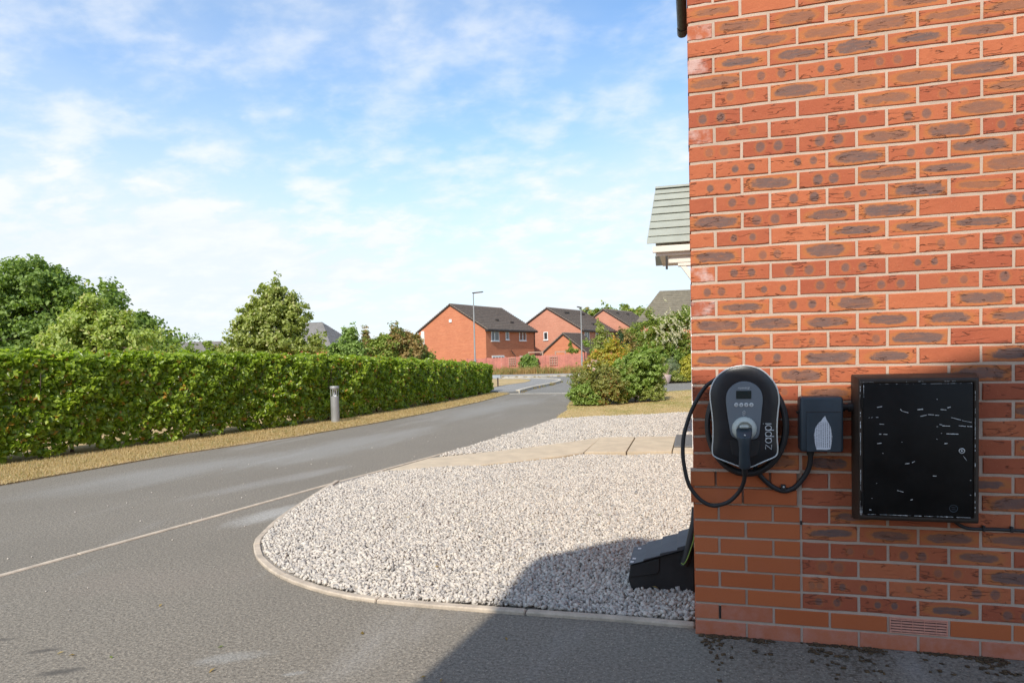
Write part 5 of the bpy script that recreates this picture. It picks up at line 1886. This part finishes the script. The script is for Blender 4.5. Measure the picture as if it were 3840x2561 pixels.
tree("lime_tree", "pale yellow-green tree just behind the hedge in front of the big dark tree", "tree", (-14.75, 10.65, 0),
     [(-14.75, 10.65, 2.30), (-14.85, 10.6, 2.72), (-15.45, 10.4, 1.85), (-14.0, 10.9, 1.8), (-14.75, 10.4, 1.5), (-14.2, 10.9, 2.3), (-15.2, 10.5, 2.25)],
     [(.70, .6, .62), (.38, .36, .44), (.85, .7, .55), (.85, .7, .50), (1.6, .9, .65), (.5, .5, .4), (.5, .5, .4)],
     330, .19, 44, .112, M_lime, .07, 1.6, "trees behind the hedge", .3, 22, .62, droop=.9, spray=30, low=True)
tree("hornbeam_tree", "upright olive-green tree with pointed top standing alone behind the middle of the hedge", "tree", (-12.2, 14.45, 0),
     [(-12.2, 14.45, 3.25), (-12.2, 14.45, 2.75), (-12.25, 14.4, 2.25), (-12.2, 14.4, 1.65), (-13.0, 14.1, 1.85), (-11.35, 14.65, 1.85), (-11.5, 14.6, 2.65), (-12.75, 14.3, 2.5), (-11.9, 14.5, 3.0)],
     [(.50, .45, .55), (.88, .7, .60), (1.12, .8, .65), (1.35, .9, .58), (.60, .5, .45), (.68, .5, .45), (.62, .5, .50), (.60, .5, .48), (.55, .5, .45)],
     600, .165, 40, .098, M_birch, .055, 2.6, "trees behind the hedge", .25, 34, .66, droop=.7, spray=48, low=True)
tree("shrub", "low green shrub seen over the hedge just left of the pointed tree", "shrub", (-15.6, 15.5, 0), [(-15.4, 15.6, 1.55), (-14.6, 15.8, 1.7), (-16.4, 15.2, 1.4)], [(.8, .6, .45), (.6, .5, .38), (.9, .6, .45)], 110, .22, 40, .11, M_mid, .04, .8, None, .3, 10, spray=10, low=True)
tree("shrub", "bright green conical shrub behind the hedge beside the grey roof", "shrub", (-22.3, 37.6, -.1), [(-22.3, 37.6, 2.2), (-22.3, 37.6, 2.95), (-23.0, 37.4, 1.9), (-21.8, 37.7, 1.8)], [(.95, .8, 1.0), (.50, .45, .62), (.9, .7, .8), (.8, .7, .8)], 190, .28, 40, .17, M_ivy, .07, 1.2, "shrubs behind the hedge", .35, 12, spray=10, low=True)
tree("shrub", "thin brown-tinged shrub with straggly top behind the hedge", "shrub", (-21.35, 38.0, -.1), [(-21.35, 38.0, 1.9), (-21.3, 38.0, 2.9), (-21.2, 38.0, 1.2)], [(.5, .45, 1.0), (.26, .22, .5), (.7, .5, .7)], 120, .24, 34, .16, M_russet, .05, 1.8, "shrubs behind the hedge", .25, 12, spray=14, low=True)
tree("shrub", "broad dark green shrub filling the gap behind the hedge, right of the thin brown-tinged one", "shrub", (-20.3, 38.3, -.1), [(-20.6, 38.3, 1.9), (-19.8, 38.5, 2.1), (-20.0, 38.4, 2.5), (-20.9, 38.5, 2.3)], [(1.1, .8, .85), (1.0, .8, .8), (.7, .5, .5), (.7, .6, .5)], 230, .30, 40, .17, M_mid, .07, 1.2, "shrubs behind the hedge", .35, 12, spray=10, low=True)
tree("hawthorn_tree", "russet and green bushy tree against the left brick house", "tree", (-18.8, 38.7, -.1), [(-18.8, 38.7, 2.3), (-18.2, 38.8, 2.1), (-19.3, 38.5, 2.5), (-17.95, 38.9, 1.7), (-19.2, 38.5, 3.0), (-18.5, 38.8, 1.4)], [(.95, .7, .8), (.8, .6, .8), (.7, .6, .7), (.55, .5, .8), (.42, .4, .42), (1.0, .6, .8)], 280, .30, 40, .17, M_russet, .10, 1.4, None, .35, 16, spray=18, low=True)
tree("shrub", "dark green bush at the foot of the left brick house's pale strip, behind the hedge", "shrub", (-18.0, 39.6, -.1), [(-17.9, 39.6, 1.25), (-17.4, 39.7, 1.1), (-18.6, 39.6, 1.3)], [(.7, .6, .8), (.6, .5, .7), (.6, .5, .8)], 110, .26, 36, .16, M_mid, .06, .9, "shrubs behind the hedge", .35, 8, spray=6, low=True)
for i, (x, y, zt, rr, lab) in enumerate(((-82.0, 90.0, 6.3, 5.0, "distant round tree seen through the gap right of the big dark tree"), (-74.5, 92.0, 4.8, 5.5, "distant low tree glimpsed left of the pointed tree"),
                                        (-16.4, 108, 9.2, 2.9, "green tree top above the second far house's roof, beside the right street lamp"), (-12.6, 108.6, 9.9, 3.3, "highest green tree top rising behind the far roofs"), (-8.6, 109, 9.0, 3.0, "green tree top behind the third far house's ridge"))):
    tree("distant_tree", lab, "tree", (x, y, -.8), [(x, y, zt - rr * .75), (x - rr * .6, y, zt - rr), (x + rr * .6, y, zt - rr), (x, y - .5, zt - rr * 1.5)], [(rr, rr, rr * .75), (rr * .75, rr * .7, rr * .6), (rr * .75, rr * .7, rr * .6), (rr * 1.3, rr, rr)], 260, rr * .22, 38, .46, M_mid if i > 1 else M_oak, .25, zt * .5, "trees far beyond the houses", .4, 10, spray=16, low=True)

# ---- planted bed on the right of the drive
BED = "shrubs in the planted bed beside the drive"
ro = tree("rose_bush", "straggly brownish rose bush at the drive edge with a few pink flowers", "shrub", (-2.45, 13.75, .03), [(-2.62, 13.6, .40), (-2.15, 13.7, .48), (-2.78, 13.9, .62), (-1.90, 13.6, .38), (-2.35, 14.2, .78), (-2.3, 13.35, .28), (-1.85, 14.2, .62)], [(.40, .4, .42), (.42, .4, .46), (.26, .3, .32), (.40, .35, .40), (.46, .4, .34), (.5, .3, .3), (.4, .4, .4)],
          520, .085, 40, .047, M_rose, .012, .4, BED, .2, 60, .62, spray=60, low=True)


def flowers(parent, pts, r, mat, n=14, name="flower"):
    for p_ in pts:
        P_ = np.array(p_) - np.array(parent.location) + rng.normal(size=(n, 3)) * r * .4
        V, F = leaves(P_, nrm(rng.normal(size=(n, 3)) + np.array([0, -.6, .5])), r, r * .8, .3)
        put(name, mesh_np(name, V, F, mat), parent)


flowers(ro, [(-2.45, 13.30, 1.02), (-2.36, 13.38, .90), (-2.38, 13.3, 1.13), (-2.86, 13.22, .36), (-2.30, 13.34, 1.12)], .042, M_pink)
tree("green_shrub", "low fresh green shrub at the foot of the rose bush", "shrub", (-2.72, 13.32, .03), [(-2.78, 13.32, .26), (-2.6, 13.25, .36), (-2.45, 13.2, .2)], [(.28, .25, .28), (.28, .22, .26), (.25, .2, .2)], 150, .075, 36, .048, M_fig, .010, .25, BED, .2, 10, spray=12, low=True)
tree("fig_shrub", "bright green broad-leaved shrub in the middle of the planted bed", "shrub", (-1.45, 14.5, .03), [(-1.50, 14.5, 1.02), (-1.22, 14.6, 1.16), (-1.75, 14.3, .75), (-1.60, 14.1, .50), (-1.10, 14.8, .85), (-1.70, 14.0, .28), (-1.35, 14.7, .6)], [(.44, .4, .32), (.38, .35, .26), (.28, .28, .34), (.26, .25, .3), (.38, .35, .34), (.28, .25, .26), (.5, .4, .5)],
     400, .10, 34, .082, M_fig, .02, .6, BED, .25, 30, .74, spray=26, low=True)
tree("pale_shrub", "olive-green arching shrub at the right end of the planted bed", "shrub", (-1.0, 15.0, .03), [(-1.0, 14.9, .55), (-.92, 14.9, .28), (-1.2, 15.4, .85), (-.90, 15.4, .60), (-1.15, 14.6, .22), (-1.0, 15.3, 1.0)], [(.28, .3, .36), (.22, .25, .30), (.40, .3, .32), (.24, .3, .40), (.3, .25, .25), (.3, .3, .25)], 360, .085, 38, .050, M_birch, .014, .4, BED, .2, 22, .55, spray=30, low=True)
tree("golden_shrub", "yellow and orange tinted shrub behind the rose bush", "shrub", (-2.5, 16.4, .03), [(-2.55, 16.5, 1.10), (-2.20, 16.6, 1.32), (-2.8, 16.4, .85), (-2.4, 16.2, .6), (-2.6, 16.3, .4), (-2.1, 16.4, .8)], [(.38, .35, .40), (.40, .35, .36), (.30, .3, .45), (.45, .35, .5), (.5, .35, .4), (.45, .35, .5)], 340, .11, 38, .066, M_yel, .02, .7, BED, .25, 20, .6, spray=30, low=True)
tree("conifer", "small dark green pointed conifer behind the golden shrub", "conifer", (-2.10, 17.5, .03), [(-2.11, 17.5, 1.78), (-2.11, 17.5, 1.5), (-2.1, 17.5, 1.15), (-2.1, 17.5, .8)], [(.11, .10, .32), (.20, .18, .32), (.30, .26, .45), (.34, .3, .5)], 230, .07, 40, .050, M_con, .03, 1.4, BED, .2, 20, .4, spray=20, low=True)
tree("sapling", "slender light green sapling against the second far house", "sapling", (-2.97, 19.0, .03), [(-2.95, 19.0, 2.02), (-2.98, 19.0, 1.6), (-3.0, 19.0, 1.15), (-2.72, 19.1, 1.65), (-3.0, 19.0, .8)], [(.16, .14, .36), (.23, .2, .38), (.26, .2, .45), (.18, .14, .3), (.3, .2, .4)], 190, .09, 30, .064, M_birch, .014, 1.9, BED, .2, 22, .55, spray=26, low=True)
tree("russet_shrub", "rust-orange shrub showing between the conifer and the white flowering shrub", "shrub", (-2.25, 22.2, .03), [(-2.30, 22.2, 1.80), (-2.1, 22.3, 1.35), (-2.0, 22.2, .9), (-2.2, 22.2, .5)], [(.30, .25, .38), (.42, .3, .45), (.55, .4, .6), (.6, .4, .5)], 240, .12, 34, .075, M_russet, .02, .8, BED, .25, 14, .55, spray=22, low=True)
# ---- planting across the side road
FB = "shrubs across the side road"
bd = tree("flowering_shrub", "tall green shrub covered with cream-white flower plumes beside the wall corner", "shrub", (-.75, 27.4, .05), [(-.75, 27.4, 1.6), (-.35, 27.5, 2.3), (-1.15, 27.2, 2.0), (-.35, 27.3, 2.9), (-1.3, 27.1, 1.2), (-.2, 27.2, 1.3), (-.6, 27.0, .6), (-.9, 27.2, 2.6)], [(.85, .6, .8), (.72, .5, .75), (.72, .5, .7), (.55, .45, .5), (.65, .5, .8), (.6, .5, .7), (.8, .4, .6), (.55, .45, .5)],
          640, .17, 40, .088, M_mid, .03, 1.4, FB, .25, 30, .45, spray=36, low=True)
Pf = np.array([(-.85 + rng.normal() * .46, 26.75 + rng.normal() * .15, 2.35 + rng.normal() * .45) for _ in range(60)])
Pf = np.concatenate([Pf, [(-1.3 + rng.normal() * .18, 26.75, 1.95 + rng.normal() * .22) for _ in range(14)]])
Vs, Fs, cnt = [], [], 0
for c in Pf:
    k = 26
    tt = rng.random(k)
    d = nrm(np.array([rng.normal() * .5 - .25, rng.normal() * .4 - .3, .45 + rng.random() * .5]))
    pp = c + d * (tt[:, None] - .5) * .34 + rng.normal(size=(k, 3)) * .025 * (1.2 - tt[:, None])
    V, F = leaves(pp - np.array(bd.location), nrm(rng.normal(size=(k, 3)) + np.array([0, -.4, .4])), .055, .04, .2)
    Vs.append(V)
    Fs.append(F + cnt)
    cnt += len(V)
o = put("flower_plumes", mesh_np("flower_plumes", np.concatenate(Vs), np.concatenate(Fs), M_cream), bd)
o['kind'] = 'stuff'
tree("tall_shrub", "thin-leaved tall green shrub below the weathered roof, left of the white flowers", "shrub", (-2.2, 28.0, .05), [(-2.15, 28.0, 2.2), (-2.0, 28.0, 1.5), (-2.6, 28, 1.5), (-1.85, 28.0, 2.8), (-2.6, 28.1, 2.2), (-2.2, 28, .8), (-1.6, 28.0, 2.2)], [(.55, .4, .65), (.8, .5, .9), (.65, .4, .8), (.32, .25, .5), (.45, .3, .55), (1.0, .5, .8), (.5, .4, .7)], 560, .16, 36, .088, M_mid, .03, 1.5, FB, .2, 24, .45, spray=44, low=True)
tree("laurel_shrub", "dense dark green shrub under the cream flower plumes", "shrub", (-1.35, 26.9, .05), [(-1.3, 26.8, .95), (-.8, 26.9, 1.0), (-1.75, 26.8, .7), (-1.2, 26.6, .5)], [(.50, .4, .50), (.5, .4, .5), (.45, .4, .6), (.6, .3, .5)], 240, .13, 38, .09, M_oak, .03, .6, FB, .3, 12, .55, spray=12, low=True)
tree("fennel", "hazy grey-green feathery plant in front of the dark shrub", "plant", (-.85, 26.3, .05), [(-.85, 26.3, .75), (-.65, 26.3, .45)], [(.28, .22, .38), (.26, .2, .4)], 150, .10, 46, .040, M_grey, .012, .5, FB, .1, 14, .2, spray=14, low=True)
tree("golden_bush", "bright yellow-leaved bush next to the house wall across the side road", "shrub", (-.25, 26.25, .05), [(-.22, 26.25, .66), (-.3, 26.2, .32), (-.05, 26.3, .95)], [(.32, .28, .40), (.34, .28, .32), (.26, .24, .3)], 200, .10, 32, .08, M_gold, .02, .4, FB, .25, 12, .62, spray=16, low=True)
tree("small_shrub", "low olive shrub at the foot of the yellow bush", "shrub", (-.72, 25.95, .05), [(-.72, 25.95, .22), (-.5, 26.0, .2)], [(.24, .2, .22), (.22, .2, .2)], 90, .08, 30, .05, M_birch, .012, .2, FB, .2, 8, .5, spray=8, low=True)
pt = thing("plant_pot", "pale pink round pot holding a pale grassy plant across the side road", "plant pot", (-1.14, 25.55, 0.0))
b = MB()
b.lathe([(.15, 0), (.23, .12), (.27, .30), (.285, .34), (.285, .37), (.25, .37), (.24, .33)], (0, 0, 0), 20)
b.build("pot", MAT['pinkpot'], pt, smooth=True)
gr = thing("grass_plant", "pale straw-coloured tufted grass growing in the pink pot", "plant", (-1.14, 25.55, .36))


def tuft(n, cx, cy, rad, h, spread, w, z0=0.0):
    a = rng.uniform(0, 2 * np.pi, n)
    r = rad * np.sqrt(rng.random(n))
    bx, by = cx + r * np.cos(a), cy + r * np.sin(a)
    hh = h * rng.uniform(.45, 1.1, n)
    da = rng.uniform(0, 2 * np.pi, n)
    sp_ = spread * rng.random(n) * hh
    t1 = np.stack([bx + np.cos(da) * sp_ * .35, by + np.sin(da) * sp_ * .35, z0 + hh * .6], 1)
    t2 = np.stack([bx + np.cos(da) * sp_, by + np.sin(da) * sp_, z0 + hh * rng.uniform(.8, 1.0, n)], 1)
    wv_ = np.stack([-np.sin(da), np.cos(da), np.zeros(n)], 1) * w
    B = np.stack([bx, by, np.full(n, z0)], 1)
    V = np.stack([B - wv_, B + wv_, t1 + wv_ * .7, t2, t1 - wv_ * .7], 1).reshape(-1, 3)
    i = 5 * np.arange(n)[:, None]
    F = np.concatenate([i + np.array([[0, 1, 2]]), i + np.array([[0, 2, 4]]), i + np.array([[4, 2, 3]])], 1).reshape(-1, 3)
    return V, F


V, F = tuft(420, 0, 0, .16, .55, .75, .006)
o = put("blades", mesh_np("blades", V, F, M_straw), gr)
o['kind'] = 'stuff'

# ---- ivy and a climber on the fence
iv = thing("ivy", "bright green ivy clump hanging over the middle of the red fence", "ivy", (-11.95, 46.1, 0))
P, Nn, C = blobs([(0, -.1, 1.05), (-.35, -.1, .8), (.4, -.1, .75), (0, -.1, .45)], [(.62, .25, .42), (.42, .25, .5), (.40, .25, .5), (.7, .22, .45)], 240, .15, 36, .3, 1.0, .35, False)
Ls = .11 * (.6 + .8 * rng.random(len(P)))
leaf_obj("leaves", P, Nn, Ls, Ls * .8, M_ivy, iv)
tree("climber", "leafy climber spilling over the red fence beside the right street lamp", "climber", (-8.75, 46.45, 0), [(-8.80, 46.45, 1.6), (-8.85, 46.5, 2.0), (-8.5, 46.5, 1.55)], [(.32, .25, .3), (.14, .12, .25), (.34, .22, .18)], 46, .13, 26, .11, M_mid, .03, 1.5, None, .2, 8, spray=8)
tree("fence_shrub", "green shrub behind the fence corner next to the right street lamp", "shrub", (-7.2, 48.5, -.1), [(-7.25, 48.5, 1.5), (-7.0, 48.6, 1.0), (-7.9, 48.6, 2.0)], [(.42, .4, .42), (.5, .4, .5), (.25, .25, .4)], 70, .17, 28, .12, M_fig, .04, 1.0, None, .3, 8, spray=8)

# ---- tall weeds at the foot of the fence, short grass on verge and lawn
Vs, Fs, cnt = [], [], 0
for i in range(420):
    x = rng.uniform(-17, -6.5)
    y = rng.uniform(42.3, 45.9) if i % 3 else rng.uniform(41.6, 42.6)
    V, F = tuft(34, x, y, .28, rng.uniform(.22, .60) * (1.3 if y > 44.8 else 1.0), .5, .013, .05)
    Vs.append(V)
    Fs.append(F + cnt)
    cnt += len(V)
o = put("weeds", mesh_np("weeds", np.concatenate(Vs), np.concatenate(Fs), MAT['weed']))
o['kind'] = 'stuff'


def scatter_grass(name, poly, n, h, w, z0, mat, ymax=None, bias=None):
    P_ = np.array(poly)
    x0, y0 = P_.min(0)
    x1, y1 = P_.max(0)
    X = rng.uniform(x0, x1, n * 3)
    Y = rng.uniform(y0, y1 if ymax is None else ymax, n * 3)
    k = inpoly(X, Y, poly)
    X, Y = X[k][:n] + rng.normal(size=len(X[k][:n])) * .025, Y[k][:n]
    m_ = len(X)
    da = rng.uniform(0, 2 * np.pi, m_)
    hh = h * rng.uniform(.35, 1.2, m_)
    ln_ = hh * rng.uniform(.3, 1.3, m_)
    wv_ = np.stack([-np.sin(da), np.cos(da), np.zeros(m_)], 1) * w
    B = np.stack([X, Y, np.full(m_, z0)], 1)
    T_ = B + np.stack([np.cos(da) * ln_, np.sin(da) * ln_, hh], 1)
    V = np.stack([B - wv_, B + wv_, T_], 1).reshape(-1, 3)
    F = np.arange(3 * m_).reshape(-1, 3)
    o = put(name, mesh_np(name, V, F, mat))
    o['kind'] = 'stuff'


VN = [(-7.305, 2.0), (-7.08, 4.70), (-6.48, 7.05), (-6.17, 9.2), (-5.99, 11.88), (-5.92, 15.1), (-6.12, 19.0), (-6.9, 19.4), (-7.3, 11), (-7.6, 8.6), (-8.4, 5.2), (-9.0, 2.0)]
scatter_grass("verge_grass", VN, 70000, .040, .0034, .016, MAT['blade'])
scatter_grass("lawn_grass", LAWN, 60000, .028, .0035, .020, MAT['blade'])
# ragged weeds in the kerb joints
Vs, Fs, cnt = [], [], 0
for (x, y, h_) in [(-5.86, 19.9, .10), (-5.95, 20.6, .06), (-6.0, 22.4, .10), (-6.0, 23.1, .13), (-5.97, 23.9, .10), (-5.92, 25.1, .16), (-5.92, 25.4, .22), (-5.95, 26.0, .12), (-6.05, 28.2, .12)] + [(-11 + i * .55 + rng.uniform(-.2, .2), 35.85 + i * .10, rng.uniform(.05, .2)) for i in range(9)]:
    V, F = tuft(26, x, y, .10, h_, .9, .006, .0)
    Vs.append(V)
    Fs.append(F + cnt)
    cnt += len(V)
o = put("kerb_weeds", mesh_np("kerb_weeds", np.concatenate(Vs), np.concatenate(Fs), MAT['weed']))
o['kind'] = 'stuff'

# ---- moss and grit along the foot of the wall
n = 1500
X = rng.uniform(.02, 1.9, n)
Y = -np.abs(rng.normal(size=n)) ** 1.5 * .10 - .004
cl = np.sin(X * 21) * np.sin(X * 8.7 + 1) + .5 * np.sin(Y * 60 + X * 14)
k = (X < 1.9) & (cl > .75 - .9 * (Y > -.025) - .5 * rng.random(n))
X, Y = X[k], Y[k]
m_ = len(X)
cube = np.array([(x, y, q) for q in (-1, 1) for y in (-1, 1) for x in (-1, 1)], float)
CF = np.array([(0, 2, 3, 1), (4, 5, 7, 6), (0, 1, 5, 4), (1, 3, 7, 5), (3, 2, 6, 7), (2, 0, 4, 6)])
V = np.repeat(cube[None], m_, 0) * (1 + rng.uniform(-.5, .2, (m_, 8, 3))) * np.stack([rng.uniform(.004, .011, m_), rng.uniform(.004, .009, m_), rng.uniform(.0015, .0045, m_)], 1)[:, None, :]
V += np.stack([X, Y, np.full(m_, .002)], 1)[:, None, :]
MAT['moss'] = plain("brown_moss", (0.075, 0.045, 0.020), 0.98, .5, 30, .5)
o = put("moss", mesh_np("moss", V.reshape(-1, 3), (CF[None] + 8 * np.arange(m_)[:, None, None]).reshape(-1, 4), MAT['moss']))
o['kind'] = 'stuff'
# fallen leaves and bits on gravel and drive
n = 46
X = np.concatenate([rng.uniform(-2.6, -.2, 30), rng.uniform(-3.4, -.6, 16)])
Y = np.concatenate([rng.uniform(.2, 4.5, 30), rng.uniform(-1.2, 0.0, 16)])
P = np.stack([X, Y, np.where(Y > .1, .042, .006)], 1)
V, F = leaves(P, nrm(np.array([0, 0, 1.]) + rng.normal(size=(n, 3)) * .25), rng.uniform(.015, .035, n), rng.uniform(.010, .018, n), .2)
o = put("fallen_leaves", mesh_np("fallen_leaves", V, F, M_russet))
o['kind'] = 'stuff'
# loose chippings on the asphalt
n = 90
X = rng.uniform(-5.5, -2.6, n)
Y = rng.uniform(-.6, 9, n)
V = np.repeat(cube[None], n, 0) * (1 + rng.uniform(-.5, .2, (n, 8, 3))) * rng.uniform(.002, .0055, (n, 1, 1)) + np.stack([X, Y, np.full(n, .004)], 1)[:, None, :]
o = put("loose_chippings", mesh_np("loose_chippings", V.reshape(-1, 3), (CF[None] + 8 * np.arange(n)[:, None, None]).reshape(-1, 4), MAT['stone']))
o['kind'] = 'stuff'
